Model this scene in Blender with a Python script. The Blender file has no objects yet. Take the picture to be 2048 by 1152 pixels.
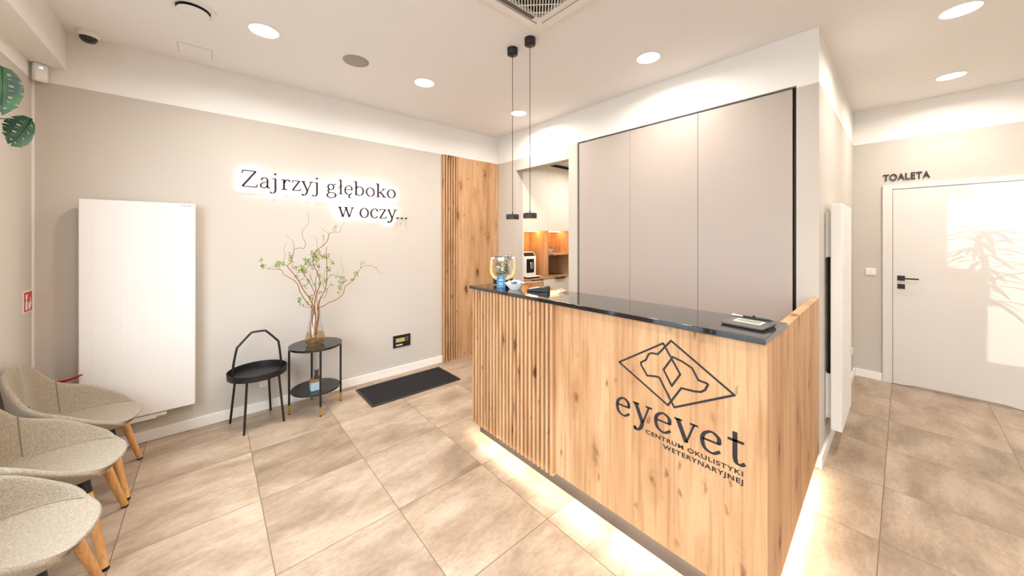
import bpy, bmesh, math, random
from mathutils import Vector, Matrix, Euler
PI = math.pi
S = bpy.context.scene
COL = S.collection
R = math.radians

# ------------------------------------------------------------------ camera, sky, sun, exposure
cam_data = bpy.data.cameras.new('camera')
cam_data.sensor_width = 36.0
cam_data.lens = 36.0 * 688.1 / 2048
cam_data.shift_y = -99.0 / 2048
cam_data.clip_start = 0.02
cam = bpy.data.objects.new('camera', cam_data)
COL.objects.link(cam)
cam.location = (0, 0, 1.54)
cam.rotation_euler = (PI / 2, 0, 0.8495 - PI / 2)
S.camera = cam

world = bpy.data.worlds.new('sky')
S.world = world
world.use_nodes = True
wb = world.node_tree.nodes['Background']
wb.inputs[0].default_value = (0.80, 0.89, 1.0, 1)
wb.inputs[1].default_value = 8.0

sun_data = bpy.data.lights.new('sun', 'SUN')
sun_data.energy = 0.85
sun_data.angle = R(0.25)
sun_data.color = (1.0, 0.95, 0.88)
sun = bpy.data.objects.new('sun', sun_data)
COL.objects.link(sun)
SUN_DIR = Vector((1.0, 0.30, -0.085)).normalized()
sun.rotation_euler = SUN_DIR.to_track_quat('-Z', 'Y').to_euler()
sun.location = (-6, -2, 3)

LAMP = 14.0           # radiance of the downlight lenses
LAMP_W = 9.3          # watts of each downlight's own beam
LAMP_COL = (1.0, 0.95, 0.89)
S.view_settings.view_transform = 'Standard'
S.view_settings.look = 'None'
S.view_settings.gamma = 1.0
S.view_settings.use_curve_mapping = False
S.view_settings.exposure = 0.61

# ------------------------------------------------------------------ material helpers
def srgb(r, g, b):
    def c(v):
        v /= 255.0
        return v / 12.92 if v <= 0.04045 else ((v + 0.055) / 1.055) ** 2.4
    return (c(r), c(g), c(b), 1)

def mat(name):
    m = bpy.data.materials.new(name)
    m.use_nodes = True
    nt = m.node_tree
    b = nt.nodes['Principled BSDF']
    return m, nt, b

def N(nt, t, **kw):
    n = nt.nodes.new(t)
    for k, v in kw.items():
        setattr(n, k, v)
    return n

def math_node(nt, op, a, b=None, clamp=False):
    n = N(nt, 'ShaderNodeMath', operation=op)
    n.use_clamp = clamp
    for i, v in enumerate((a, b)):
        if v is None: continue
        if isinstance(v, (int, float)): n.inputs[i].default_value = v
        else: nt.links.new(v, n.inputs[i])
    return n.outputs[0]

def ramp(nt, fac, stops):
    n = N(nt, 'ShaderNodeValToRGB')
    el = n.color_ramp.elements
    while len(el) < len(stops): el.new(0.5)
    for e, (p, c) in zip(el, stops):
        e.position = p; e.color = c
    nt.links.new(fac, n.inputs[0])
    return n.outputs[0]

def mixc(nt, fac, a, b, mode='MIX'):
    n = N(nt, 'ShaderNodeMix', data_type='RGBA', blend_type=mode)
    for sock, v in ((n.inputs[0], fac), (n.inputs[6], a), (n.inputs[7], b)):
        if isinstance(v, (int, float)): sock.default_value = v
        elif isinstance(v, tuple): sock.default_value = v
        else: nt.links.new(v, sock)
    return n.outputs[2]

def simple(name, col, rough=0.5, metal=0.0, bump=0.0, bscale=200.0, spec=0.5, coat=0.0):
    m, nt, b = mat(name)
    b.inputs['Base Color'].default_value = col
    b.inputs['Roughness'].default_value = rough
    b.inputs['Metallic'].default_value = metal
    b.inputs['Specular IOR Level'].default_value = spec
    b.inputs['Coat Weight'].default_value = coat
    tc = N(nt, 'ShaderNodeTexCoord')
    nz = N(nt, 'ShaderNodeTexNoise')
    nz.inputs['Scale'].default_value = bscale
    nt.links.new(tc.outputs['Object'], nz.inputs['Vector'])
    if bump:
        bp = N(nt, 'ShaderNodeBump')
        bp.inputs['Strength'].default_value = bump
        bp.inputs['Distance'].default_value = 0.002
        nt.links.new(nz.outputs[0], bp.inputs['Height'])
        nt.links.new(bp.outputs[0], b.inputs['Normal'])
    return m

def emit(name, col, strength):
    m = bpy.data.materials.new(name); m.use_nodes = True
    nt = m.node_tree
    nt.nodes.remove(nt.nodes['Principled BSDF'])
    e = N(nt, 'ShaderNodeEmission')
    e.inputs[0].default_value = (*col[:3], 1); e.inputs[1].default_value = strength
    nt.links.new(e.outputs[0], nt.nodes['Material Output'].inputs[0])
    return m

def wall_mat(name, lower, upper, split=2.59):
    m, nt, b = mat(name)
    tc = N(nt, 'ShaderNodeTexCoord')
    sx = N(nt, 'ShaderNodeSeparateXYZ')
    nt.links.new(tc.outputs['Object'], sx.inputs[0])
    up = math_node(nt, 'GREATER_THAN', sx.outputs[2], split)
    nz = N(nt, 'ShaderNodeTexNoise'); nz.inputs['Scale'].default_value = 1.3
    nz.inputs['Detail'].default_value = 3
    nt.links.new(tc.outputs['Object'], nz.inputs['Vector'])
    lo2 = tuple(c * 0.965 for c in lower[:3]) + (1,)
    lc = mixc(nt, nz.outputs[0], lower, lo2)
    c = mixc(nt, up, lc, upper)
    nt.links.new(c, b.inputs['Base Color'])
    b.inputs['Roughness'].default_value = 0.75
    b.inputs['Specular IOR Level'].default_value = 0.25
    n2 = N(nt, 'ShaderNodeTexNoise'); n2.inputs['Scale'].default_value = 180
    nt.links.new(tc.outputs['Object'], n2.inputs['Vector'])
    bp = N(nt, 'ShaderNodeBump'); bp.inputs['Strength'].default_value = 0.08; bp.inputs['Distance'].default_value = 0.002
    nt.links.new(n2.outputs[0], bp.inputs['Height']); nt.links.new(bp.outputs[0], b.inputs['Normal'])
    return m

def oak_mat(name, seed=0.0, rough=0.5, light=(209, 167, 124), dark=(178, 132, 91)):
    m, nt, b = mat(name)
    tc = N(nt, 'ShaderNodeTexCoord')
    mp = N(nt, 'ShaderNodeMapping')
    mp.inputs['Location'].default_value = (seed, seed * 0.7, seed * 1.3)
    nt.links.new(tc.outputs['Object'], mp.inputs[0])
    def noise(scale, sz, detail=4, dist=0.0):
        q = N(nt, 'ShaderNodeMapping'); q.inputs['Scale'].default_value = sz
        nt.links.new(mp.outputs[0], q.inputs[0])
        n = N(nt, 'ShaderNodeTexNoise'); n.inputs['Scale'].default_value = scale
        n.inputs['Detail'].default_value = detail; n.inputs['Distortion'].default_value = dist
        nt.links.new(q.outputs[0], n.inputs['Vector'])
        return n.outputs[0]
    broad = noise(5.0, (1, 1, 0.14), 3, 0.6)
    fine = noise(55.0, (1, 1, 0.035), 4)
    c0 = ramp(nt, broad, [(0.30, srgb(*dark)), (0.50, srgb(*[(a * 2 + d) // 3 for a, d in zip(light, dark)])), (0.68, srgb(*light))])
    f2 = ramp(nt, fine, [(0.36, (0.62, 0.55, 0.48, 1)), (0.52, (1, 1, 1, 1))])
    c1 = mixc(nt, 0.55, c0, f2, 'MULTIPLY')
    # cathedral streaks
    st = noise(3.2, (2.2, 2.2, 0.5), 2, 2.2)
    wv = math_node(nt, 'FRACT', math_node(nt, 'MULTIPLY', st, 9.0))
    wr = ramp(nt, wv, [(0.0, (0.80, 0.74, 0.66, 1)), (0.16, (1, 1, 1, 1)), (1.0, (1, 1, 1, 1))])
    c2 = mixc(nt, 0.45, c1, wr, 'MULTIPLY')
    # knots: sparse dark elongated specks, each with a brown halo
    def knots(scale, zs, thr0, thr1, dens, tone, fac):
        q = N(nt, 'ShaderNodeMapping'); q.inputs['Scale'].default_value = (1, 1, zs)
        q.inputs['Location'].default_value = (scale * 0.37, 0.11, scale * 0.21)
        nt.links.new(mp.outputs[0], q.inputs[0])
        wn = N(nt, 'ShaderNodeTexNoise'); wn.inputs['Scale'].default_value = 22
        nt.links.new(mp.outputs[0], wn.inputs['Vector'])
        add = N(nt, 'ShaderNodeVectorMath', operation='MULTIPLY_ADD')
        nt.links.new(wn.outputs['Color'], add.inputs[0]); add.inputs[1].default_value = (0.035, 0.035, 0.03)
        nt.links.new(q.outputs[0], add.inputs[2])
        v = N(nt, 'ShaderNodeTexVoronoi'); v.inputs['Scale'].default_value = scale
        nt.links.new(add.outputs[0], v.inputs['Vector'])
        sc = N(nt, 'ShaderNodeSeparateColor'); nt.links.new(v.outputs['Color'], sc.inputs[0])
        keep = math_node(nt, 'LESS_THAN', sc.outputs[0], dens)
        spot = ramp(nt, v.outputs['Distance'], [(thr0, (1, 1, 1, 1)), (thr1, (0, 0, 0, 1))])
        f = math_node(nt, 'MULTIPLY', math_node(nt, 'MULTIPLY', spot, keep), fac)
        return f, tone
    c = c2
    for args in ((6.0, 0.40, 0.07, 0.38, 0.9, srgb(150, 98, 56), 0.55),
                 (6.0, 0.40, 0.05, 0.17, 0.9, srgb(66, 38, 24), 0.92),
                 (15.0, 0.45, 0.04, 0.20, 0.45, srgb(96, 58, 34), 0.75)):
        f, tone = knots(*args)
        c = mixc(nt, f, c, tone)
    nt.links.new(c, b.inputs['Base Color'])
    b.inputs['Roughness'].default_value = rough
    b.inputs['Specular IOR Level'].default_value = 0.35
    bp = N(nt, 'ShaderNodeBump'); bp.inputs['Strength'].default_value = 0.12; bp.inputs['Distance'].default_value = 0.001
    nt.links.new(fine, bp.inputs['Height']); nt.links.new(bp.outputs[0], b.inputs['Normal'])
    return m

def tile_mat():
    m, nt, b = mat('stone_tile')
    tc = N(nt, 'ShaderNodeTexCoord')
    sx = N(nt, 'ShaderNodeSeparateXYZ'); nt.links.new(tc.outputs['Object'], sx.inputs[0])
    def cell(o, off, size):
        t = math_node(nt, 'DIVIDE', math_node(nt, 'SUBTRACT', o, off), size)
        fl = math_node(nt, 'FLOOR', t); fr = math_node(nt, 'SUBTRACT', t, fl)
        e = math_node(nt, 'MINIMUM', fr, math_node(nt, 'SUBTRACT', 1.0, fr))
        return fl, math_node(nt, 'MULTIPLY', e, size)
    ix, ex = cell(sx.outputs[0], 1.393, 0.583)
    iy, ey = cell(sx.outputs[1], 0.080, 0.605)
    edge = math_node(nt, 'MINIMUM', ex, ey)
    grout = math_node(nt, 'LESS_THAN', edge, 0.0019)
    cv = N(nt, 'ShaderNodeCombineXYZ'); nt.links.new(ix, cv.inputs[0]); nt.links.new(iy, cv.inputs[1])
    wn = N(nt, 'ShaderNodeTexWhiteNoise'); nt.links.new(cv.outputs[0], wn.inputs['Vector'])
    # offset the cloud pattern per tile
    mul = N(nt, 'ShaderNodeVectorMath', operation='MULTIPLY_ADD')
    nt.links.new(wn.outputs['Color'], mul.inputs[0]); mul.inputs[1].default_value = (9, 9, 9)
    nt.links.new(tc.outputs['Object'], mul.inputs[2])
    mp = N(nt, 'ShaderNodeMapping'); mp.inputs['Scale'].default_value = (0.75, 1.7, 1)
    nt.links.new(mul.outputs[0], mp.inputs[0])
    n1 = N(nt, 'ShaderNodeTexNoise'); n1.inputs['Scale'].default_value = 2.6; n1.inputs['Detail'].default_value = 8
    n1.inputs['Roughness'].default_value = 0.62; n1.inputs['Distortion'].default_value = 0.3
    nt.links.new(mp.outputs[0], n1.inputs['Vector'])
    n2 = N(nt, 'ShaderNodeTexNoise'); n2.inputs['Scale'].default_value = 38; n2.inputs['Detail'].default_value = 6
    n2.inputs['Roughness'].default_value = 0.7
    nt.links.new(mp.outputs[0], n2.inputs['Vector'])
    c = ramp(nt, n1.outputs[0], [(0.33, srgb(148, 126, 105)), (0.50, srgb(177, 155, 132)), (0.67, srgb(202, 182, 160))])
    sp = ramp(nt, n2.outputs[0], [(0.35, (0.80, 0.78, 0.76, 1)), (0.6, (1.04, 1.04, 1.04, 1))])
    c = mixc(nt, 0.7, c, sp, 'MULTIPLY')
    tone = ramp(nt, wn.outputs['Value'], [(0.0, (0.86, 0.85, 0.84, 1)), (1.0, (1.05, 1.05, 1.05, 1))])
    c = mixc(nt, 1.0, c, tone, 'MULTIPLY')
    c = mixc(nt, grout, c, srgb(112, 92, 70))
    nt.links.new(c, b.inputs['Base Color'])
    r = math_node(nt, 'MULTIPLY_ADD', n1.outputs[0], 0.25); 
    r.node.inputs[2].default_value = 0.24
    nt.links.new(r, b.inputs['Roughness'])
    b.inputs['Specular IOR Level'].default_value = 0.45
    bp = N(nt, 'ShaderNodeBump'); bp.inputs['Strength'].default_value = 0.10; bp.inputs['Distance'].default_value = 0.002
    h = math_node(nt, 'SUBTRACT', n2.outputs[0], math_node(nt, 'MULTIPLY', grout, 1.5))
    nt.links.new(h, bp.inputs['Height']); nt.links.new(bp.outputs[0], b.inputs['Normal'])
    return m

def felt_mat():
    m, nt, b = mat('grey_felt')
    tc = N(nt, 'ShaderNodeTexCoord')
    n = N(nt, 'ShaderNodeTexNoise'); n.inputs['Scale'].default_value = 170; n.inputs['Detail'].default_value = 4
    n.inputs['Roughness'].default_value = 0.7
    nt.links.new(tc.outputs['Object'], n.inputs['Vector'])
    c = ramp(nt, n.outputs[0], [(0.30, srgb(128, 115, 96)), (0.52, srgb(154, 140, 120)), (0.72, srgb(177, 163, 142))])
    nt.links.new(c, b.inputs['Base Color'])
    b.inputs['Roughness'].default_value = 0.95
    b.inputs['Sheen Weight'].default_value = 0.25
    b.inputs['Specular IOR Level'].default_value = 0.1
    bp = N(nt, 'ShaderNodeBump'); bp.inputs['Strength'].default_value = 0.25; bp.inputs['Distance'].default_value = 0.002
    nt.links.new(n.outputs[0], bp.inputs['Height']); nt.links.new(bp.outputs[0], b.inputs['Normal'])
    return m

def thin_glass(name, tint=(1, 1, 1), base=0.035):
    m = bpy.data.materials.new(name); m.use_nodes = True
    nt = m.node_tree; nt.nodes.remove(nt.nodes['Principled BSDF'])
    tr = N(nt, 'ShaderNodeBsdfTransparent'); tr.inputs[0].default_value = (*tint, 1)
    gl = N(nt, 'ShaderNodeBsdfGlossy'); gl.inputs['Roughness'].default_value = 0.02
    lw = N(nt, 'ShaderNodeLayerWeight'); lw.inputs[0].default_value = 0.25
    f = math_node(nt, 'ADD', math_node(nt, 'MULTIPLY', lw.outputs['Facing'], 0.26), base, clamp=True)
    mx = N(nt, 'ShaderNodeMixShader')
    nt.links.new(f, mx.inputs[0]); nt.links.new(tr.outputs[0], mx.inputs[1]); nt.links.new(gl.outputs[0], mx.inputs[2])
    nt.links.new(mx.outputs[0], nt.nodes['Material Output'].inputs[0])
    return m

def leaf_mat(name, a, bcol):
    m, nt, b = mat(name)
    tc = N(nt, 'ShaderNodeTexCoord')
    n = N(nt, 'ShaderNodeTexNoise'); n.inputs['Scale'].default_value = 14
    nt.links.new(tc.outputs['Object'], n.inputs['Vector'])
    nt.links.new(ramp(nt, n.outputs[0], [(0.35, a), (0.65, bcol)]), b.inputs['Base Color'])
    b.inputs['Roughness'].default_value = 0.6
    b.inputs['Specular IOR Level'].default_value = 0.15
    return m

M = {}
GREY = srgb(204, 195, 183)
WHITE = srgb(243, 239, 233)
M['wall'] = wall_mat('wall_paint', GREY, WHITE)
M['ceiling'] = simple('ceiling_paint', srgb(244, 240, 237), 0.85, bump=0.05, bscale=150, spec=0.2)
M['white'] = simple('white_satin', srgb(240, 236, 229), 0.42, bump=0.02, bscale=60)
M['door'] = simple('door_lacquer', srgb(224, 217, 209), 0.33, bump=0.03, bscale=90)
M['skirt'] = simple('white_skirting', srgb(242, 236, 226), 0.4)
M['radiator'] = simple('radiator_enamel', srgb(232, 226, 219), 0.4)
M['cupboard'] = simple('cream_laminate', srgb(240, 230, 212), 0.4)
M['taupe'] = simple('taupe_laminate', srgb(182, 169, 158), 0.45, bump=0.03, bscale=300)
M['black'] = simple('black_metal', srgb(24, 23, 23), 0.42, bump=0.05, bscale=300)
M['blackshine'] = simple('black_glass', srgb(16, 16, 17), 0.06, spec=0.7)
M['granite'] = simple('black_polished_stone', srgb(20, 20, 22), 0.07, spec=0.9, coat=0.5)
M['plinth'] = simple('dark_plinth', srgb(66, 58, 54), 0.45)
M['oak'] = oak_mat('knotty_oak', 0.0)
M['oak2'] = oak_mat('knotty_oak_panel', 3.7)
M['slatback'] = simple('slat_backing_brown', srgb(150, 104, 66), 0.7)
M['tile'] = tile_mat()
M['felt'] = felt_mat()
M['beech'] = oak_mat('beech_leg', 1.1, 0.5, (224, 172, 112), (206, 150, 92))
M['seam'] = simple('felt_seam', srgb(122, 108, 90), 0.95)
M['brass'] = simple('brass', srgb(214, 172, 84), 0.25, 1.0)
M['gold'] = simple('gold_reflector', srgb(226, 160, 60), 0.3, 1.0)
M['chrome'] = simple('chrome', srgb(215, 215, 218), 0.12, 1.0)
M['steel'] = simple('brushed_steel', srgb(170, 168, 165), 0.3, 1.0)
M['glass'] = thin_glass('clear_glass')
M['pane'] = thin_glass('window_pane', (0.97, 0.98, 0.98), 0.03)
M['rope'] = simple('jute_rope', srgb(232, 188, 130), 0.9, bump=0.9, bscale=160)
M['twig'] = simple('willow_bark', srgb(122, 74, 40), 0.7, bump=0.4, bscale=120)
M['twig2'] = simple('willow_root', srgb(150, 92, 40), 0.7, bump=0.4, bscale=120)
M['budleaf'] = leaf_mat('young_leaf', srgb(96, 118, 34), srgb(160, 178, 66))
M['monstera'] = leaf_mat('monstera_leaf', srgb(18, 38, 12), srgb(38, 66, 20))
M['palm'] = leaf_mat('palm_leaf', srgb(40, 90, 34), srgb(70, 120, 50))
M['bonsai'] = leaf_mat('succulent_leaf', srgb(52, 76, 34), srgb(150, 156, 74))
M['soil'] = simple('dark_soil', srgb(62, 44, 32), 0.95, bump=1, bscale=90)
M['ceramic'] = simple('white_ceramic', srgb(238, 234, 228), 0.2)
M['pot'] = simple('grey_pot', srgb(120, 116, 110), 0.7)
M['grille'] = simple('speaker_grille', srgb(172, 163, 156), 0.7, bump=0.6, bscale=500)
M['plastic'] = simple('white_plastic', srgb(236, 231, 222), 0.4)
M['greyplastic'] = simple('grey_plastic', srgb(98, 92, 88), 0.45)
M['darkgrey'] = simple('charcoal_plastic', srgb(48, 46, 46), 0.5)
M['lcd'] = simple('lcd_grey', srgb(150, 152, 128), 0.3)
M['paper'] = simple('cream_paper', srgb(222, 214, 196), 0.7)
M['amberlcd'] = simple('amber_display', srgb(196, 172, 104), 0.35)
M['blue'] = simple('blue_card', srgb(18, 108, 152), 0.45)
M['bluelight'] = simple('pale_blue_print', srgb(196, 228, 240), 0.5)
M['red'] = simple('red_enamel', srgb(186, 28, 28), 0.3)
M['redsign'] = simple('red_sign', srgb(196, 34, 38), 0.4)
M['mat'] = simple('black_ribbed_mat', srgb(40, 36, 35), 0.95, bump=1.0, bscale=320)
M['matframe'] = simple('mat_frame', srgb(70, 68, 68), 0.35, 0.8)
M['ink'] = simple('logo_ink', srgb(34, 32, 36), 0.5)
M['letter'] = simple('letter_metal', srgb(58, 44, 42), 0.35, 0.3)
M['water'] = thin_glass('amber_water', (0.96, 0.80, 0.55), 0.04)
M['stone'] = simple('blue_stone', srgb(168, 192, 196), 0.8, bump=0.5, bscale=90)
M['candy'] = simple('candy_wrap', srgb(246, 244, 238), 0.3)
M['candyblue'] = simple('candy_wrap_teal', srgb(40, 104, 116), 0.3)
M['asphalt'] = simple('street_asphalt', srgb(120, 120, 118), 0.9)
M['render'] = simple('sun_block_render', srgb(190, 186, 178), 0.9)
M['lamp'] = emit('downlight_lens', LAMP_COL, LAMP)
M['halo'] = emit('letter_backlight', (0.86, 0.92, 1.0), 16.0)
M['strip'] = emit('led_strip_warm_white', (1.0, 0.87, 0.66), 58.0)
M['kitchenstrip'] = emit('led_strip_kitchen', (1.0, 0.62, 0.24), 34.0)
M['pendantled'] = emit('pendant_led', (1.0, 0.60, 0.18), 14.0)
M['sensorled'] = emit('sensor_led', (0.25, 0.55, 1.0), 3.0)

# ------------------------------------------------------------------ mesh builder
class MB:
    def __init__(self):
        self.v = []; self.f = []; self.mi = []; self.sm = []
    def add(self, vs, fs, mi=0, smooth=False):
        o = len(self.v)
        self.v += [Vector(p) for p in vs]
        for f in fs:
            self.f.append([i + o for i in f]); self.mi.append(mi); self.sm.append(smooth)
        return self
    def box(self, x0, x1, y0, y1, z0, z1, mi=0):
        vs = [(x, y, z) for z in (z0, z1) for y in (y0, y1) for x in (x0, x1)]
        return self.add(vs, [(0, 2, 3, 1), (4, 5, 7, 6), (0, 1, 5, 4), (2, 6, 7, 3), (0, 4, 6, 2), (1, 3, 7, 5)], mi)
    def tube(self, pts, rad, n=10, mi=0, caps=True, closed=False):
        pts = [Vector(p) for p in pts]
        if not isinstance(rad, (list, tuple)): rad = [rad] * len(pts)
        rings = []; prev = None
        L = len(pts)
        for i, p in enumerate(pts):
            a = pts[(i - 1) % L] if (i > 0 or closed) else p
            b = pts[(i + 1) % L] if (i < L - 1 or closed) else p
            t = (b - a)
            t = t.normalized() if t.length > 1e-9 else Vector((0, 0, 1))
            if prev is None:
                u = t.orthogonal().normalized()
            else:
                u = (prev - t * prev.dot(t))
                u = u.normalized() if u.length > 1e-6 else t.orthogonal().normalized()
            prev = u; w = t.cross(u)
            rings.append([p + (u * math.cos(2 * PI * k / n) + w * math.sin(2 * PI * k / n)) * rad[i] for k in range(n)])
        vs = [q for r in rings for q in r]; fs = []
        m = L if closed else L - 1
        for i in range(m):
            j = (i + 1) % L
            for k in range(n):
                fs.append((i * n + k, i * n + (k + 1) % n, j * n + (k + 1) % n, j * n + k))
        self.add(vs, fs, mi, True)
        if caps and not closed:
            self.add(rings[0], [tuple(reversed(range(n)))], mi); self.add(rings[-1], [tuple(range(n))], mi)
        return self
    def lathe(self, prof, c=(0, 0, 0), n=40, mi=0, sx=1.0, sy=1.0, smooth=True):
        """prof = [(r, z)] top or bottom first; r=0 closes"""
        vs = []; idx = []
        for r, z in prof:
            if r < 1e-6:
                idx.append([len(vs)]); vs.append((c[0], c[1], c[2] + z))
            else:
                s = len(vs); idx.append(list(range(s, s + n)))
                vs += [(c[0] + r * sx * math.cos(2 * PI * k / n), c[1] + r * sy * math.sin(2 * PI * k / n), c[2] + z) for k in range(n)]
        fs = []
        for a, b in zip(idx, idx[1:]):
            for k in range(n):
                k2 = (k + 1) % n
                if len(a) == 1 and len(b) == 1: continue
                if len(a) == 1: fs.append((a[0], b[k2], b[k]))
                elif len(b) == 1: fs.append((a[k], a[k2], b[0]))
                else: fs.append((a[k], a[k2], b[k2], b[k]))
        return self.add(vs, fs, mi, smooth)
    def prism(self, pts2, plane, h0, h1, mi=0):
        """polygon pts2 in a plane ('xy','xz','yz') extruded from h0 to h1"""
        def P(a, b, h):
            return {'xy': (a, b, h), 'xz': (a, h, b), 'yz': (h, a, b)}[plane]
        n = len(pts2)
        vs = [P(a, b, h0) for a, b in pts2] + [P(a, b, h1) for a, b in pts2]
        fs = [tuple(range(n)), tuple(reversed(range(n, 2 * n)))] + [(i, i + n, (i + 1) % n + n, (i + 1) % n) for i in range(n)]
        return self.add(vs, fs, mi)
    def build(self, name, m, parent=None, bevel=0.0, seg=2, world=True, normals=True):
        off = Vector((0, 0, 0))
        if parent is not None and world:
            p = parent
            while p is not None:
                off += p.location; p = p.parent
        me = bpy.data.meshes.new(name)
        me.from_pydata([tuple(v - off) for v in self.v], [], self.f)
        for mm in (m if isinstance(m, (list, tuple)) else [m]):
            me.materials.append(mm)
        for p, mi, s in zip(me.polygons, self.mi, self.sm):
            p.material_index = mi; p.use_smooth = s
        if normals:
            bm = bmesh.new(); bm.from_mesh(me)
            bmesh.ops.recalc_face_normals(bm, faces=bm.faces); bm.to_mesh(me); bm.free()
        me.set_sharp_from_angle(angle=R(61.5))
        me.update()
        o = bpy.data.objects.new(name, me); COL.objects.link(o)
        if parent is not None: o.parent = parent
        if bevel:
            b = o.modifiers.new('bevel', 'BEVEL'); b.width = bevel; b.segments = seg
            b.limit_method = 'ANGLE'; b.angle_limit = R(50)
        return o

def tag(o, label, cat, group=None, kind=None):
    if label: o['label'] = label
    if cat: o['category'] = cat
    if group: o['group'] = group
    if kind: o['kind'] = kind
    return o
def thing(name, loc, label, cat, group=None):
    o = bpy.data.objects.new(name, None); o.empty_display_size = 0.1
    COL.objects.link(o); o.location = loc
    return tag(o, label, cat, group)
def struct(o, label=None, cat=None):
    o['kind'] = 'structure'
    if label: o['label'] = label
    if cat: o['category'] = cat
    return o
def box(x0, x1, y0, y1, z0, z1): return MB().box(x0, x1, y0, y1, z0, z1)
def copy_tree(o, parent=None):
    c = o.copy(); COL.objects.link(c)
    if parent is not None: c.parent = parent
    for ch in list(o.children): copy_tree(ch, c)
    return c

# ------------------------------------------------------------------ room dimensions
XL, YA, XB, YC, XD, YS, ZC = -0.88, 3.80, 3.07, 0.373, 5.47, -3.40, 2.96
struct(box(XL - 0.1, XD + 0.1, YS - 0.1, YA + 0.1, -0.08, 0).build('floor', M['tile']), 'beige stone-look tiles laid over the whole floor', 'floor')
struct(MB().box(XL - 0.1, XD + 0.1, YS - 0.1, YC + 0.1, ZC, ZC + 0.1).box(XL - 0.1, XB + 0.12, YC + 0.1, YA + 0.1, ZC, ZC + 0.1)
       .build('ceiling', M['ceiling']), 'plain white plastered ceiling above the reception', 'ceiling')
struct(box(XL - 0.1, XD + 0.1, YA, YA + 0.1, 0, ZC).build('wall_back', M['wall']), 'greige wall with white top band behind the slogan', 'wall')
wl = MB()
W = [(-3.15, -2.148, 0.88, 2.67), (-1.55, 0.35, 0.25, 2.60), (0.70, 2.80, 0.45, 2.60)]    # window openings in the left wall
ys = YS - 0.1
for (a, b, z0, z1) in W:
    wl.box(XL - 0.12, XL, ys, a, 0, ZC).box(XL - 0.12, XL, a, b, 0, z0).box(XL - 0.12, XL, a, b, z1, ZC)
    ys = b
wl.box(XL - 0.12, XL, ys, YA, 0, ZC)
wl.box(XL - 0.12, XL, -2.42, -2.148, 0.88, 1.79).box(XL - 0.12, XL, -2.33, -2.148, 2.50, 2.67)  # added fillers, cut the opening to shape the sun patch on the toilet door
struct(wl.build('wall_left', M['wall']), 'greige wall with shop windows behind the felt chairs', 'wall')
for i, (a, b, z0, z1) in enumerate(W):
    fr = MB(); t = 0.05
    fr.box(XL - 0.09, XL - 0.03, a, b, z0, z0 + t).box(XL - 0.09, XL - 0.03, a, b, z1 - t, z1)
    fr.box(XL - 0.09, XL - 0.03, a, a + t, z0 + t, z1 - t).box(XL - 0.09, XL - 0.03, b - t, b, z0 + t, z1 - t)
    wo = struct(fr.build('window_%d' % (i + 1), M['darkgrey']))
    box(XL - 0.064, XL - 0.058, a + t, b - t, z0 + t, z1 - t).build('pane', M['pane'], wo)
# right wall (kitchenette opening, wardrobe recess)
OY0, OY1, OZ = 2.515, 3.408, 2.446
WY0, WY1, WZ = 0.492, 2.395, 2.602
wr = MB()
wr.box(XB, XB + 0.12, OY1, YA, 0, ZC).box(XB, XB + 0.12, OY0, OY1, OZ, ZC).box(XB, XB + 0.12, WY1, OY0, 0, ZC)
wr.box(XB, XB + 0.12, WY0, WY1, WZ + 0.004, ZC).box(XB, XB + 0.62, YC, WY0, 0, ZC).box(XB + 0.60, XB + 0.68, WY0, OY0, 0, ZC)
wr.box(XB + 0.12, XB + 0.60, WY1, OY0, 0, ZC)
struct(wr.build('wall_right', M['wall']), 'greige wall around the wardrobe and kitchenette opening', 'wall')
struct(box(XB + 0.62, XD, YC, YC + 0.1, 0, ZC).build('wall_passage', M['wall']), 'greige wall behind the narrow radiator', 'wall')
struct(box(XD, XD + 0.1, YS, YC + 0.1, 0, ZC).build('wall_far', M['wall']), 'greige wall holding the toilet door', 'wall')
struct(box(XL - 0.1, XD + 0.1, YS - 0.1, YS, 0, ZC).build('wall_front', M['wall']))
struct(box(4.75, 4.83, YC + 0.1, YA, 0, 2.75).build('wall_kitchen', M['wall']))
struct(box(XB + 0.12, 4.83, YC + 0.1, YA + 0.02, 2.64, 2.72).build('trim_4', M['ceiling']), 'lowered kitchenette ceiling', 'ceiling')
struct(box(XL, -0.734, YS, YA, 2.69, ZC).build('trim_1', M['white']), 'white boxed beam along the top of the left wall', 'beam')
struct(box(XL, XL + 0.010, YA - 0.010, YA, 0, 2.59).build('trim_2', M['white']), 'thin pale corner bead', 'trim')
# skirting
def skirt(name, *b): struct(box(*b).build(name, M['skirt'], bevel=0.003), 'white skirting board', 'skirting board')
skirt('baseboard_back', XL, 2.179, YA - 0.016, YA, 0, 0.085)
skirt('baseboard_left', XL, XL + 0.016, YS, YA - 0.016, 0, 0.085)
skirt('baseboard_passage', XB - 0.012, XD, YC - 0.016, YC, 0, 0.085)
skirt('baseboard_far', XD - 0.016, XD, 0.148, YC - 0.016, 0, 0.085)
# street outside the windows, and an added wall that blocks the sun
struct(box(-14, XL - 0.13, -12, 14, -0.2, -0.1).build('floor_street', M['asphalt']))
struct(box(-10.0, -8.0, -4.0, 14, -0.1, 3.9).build('wall_sun_block', M['render']))

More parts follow.
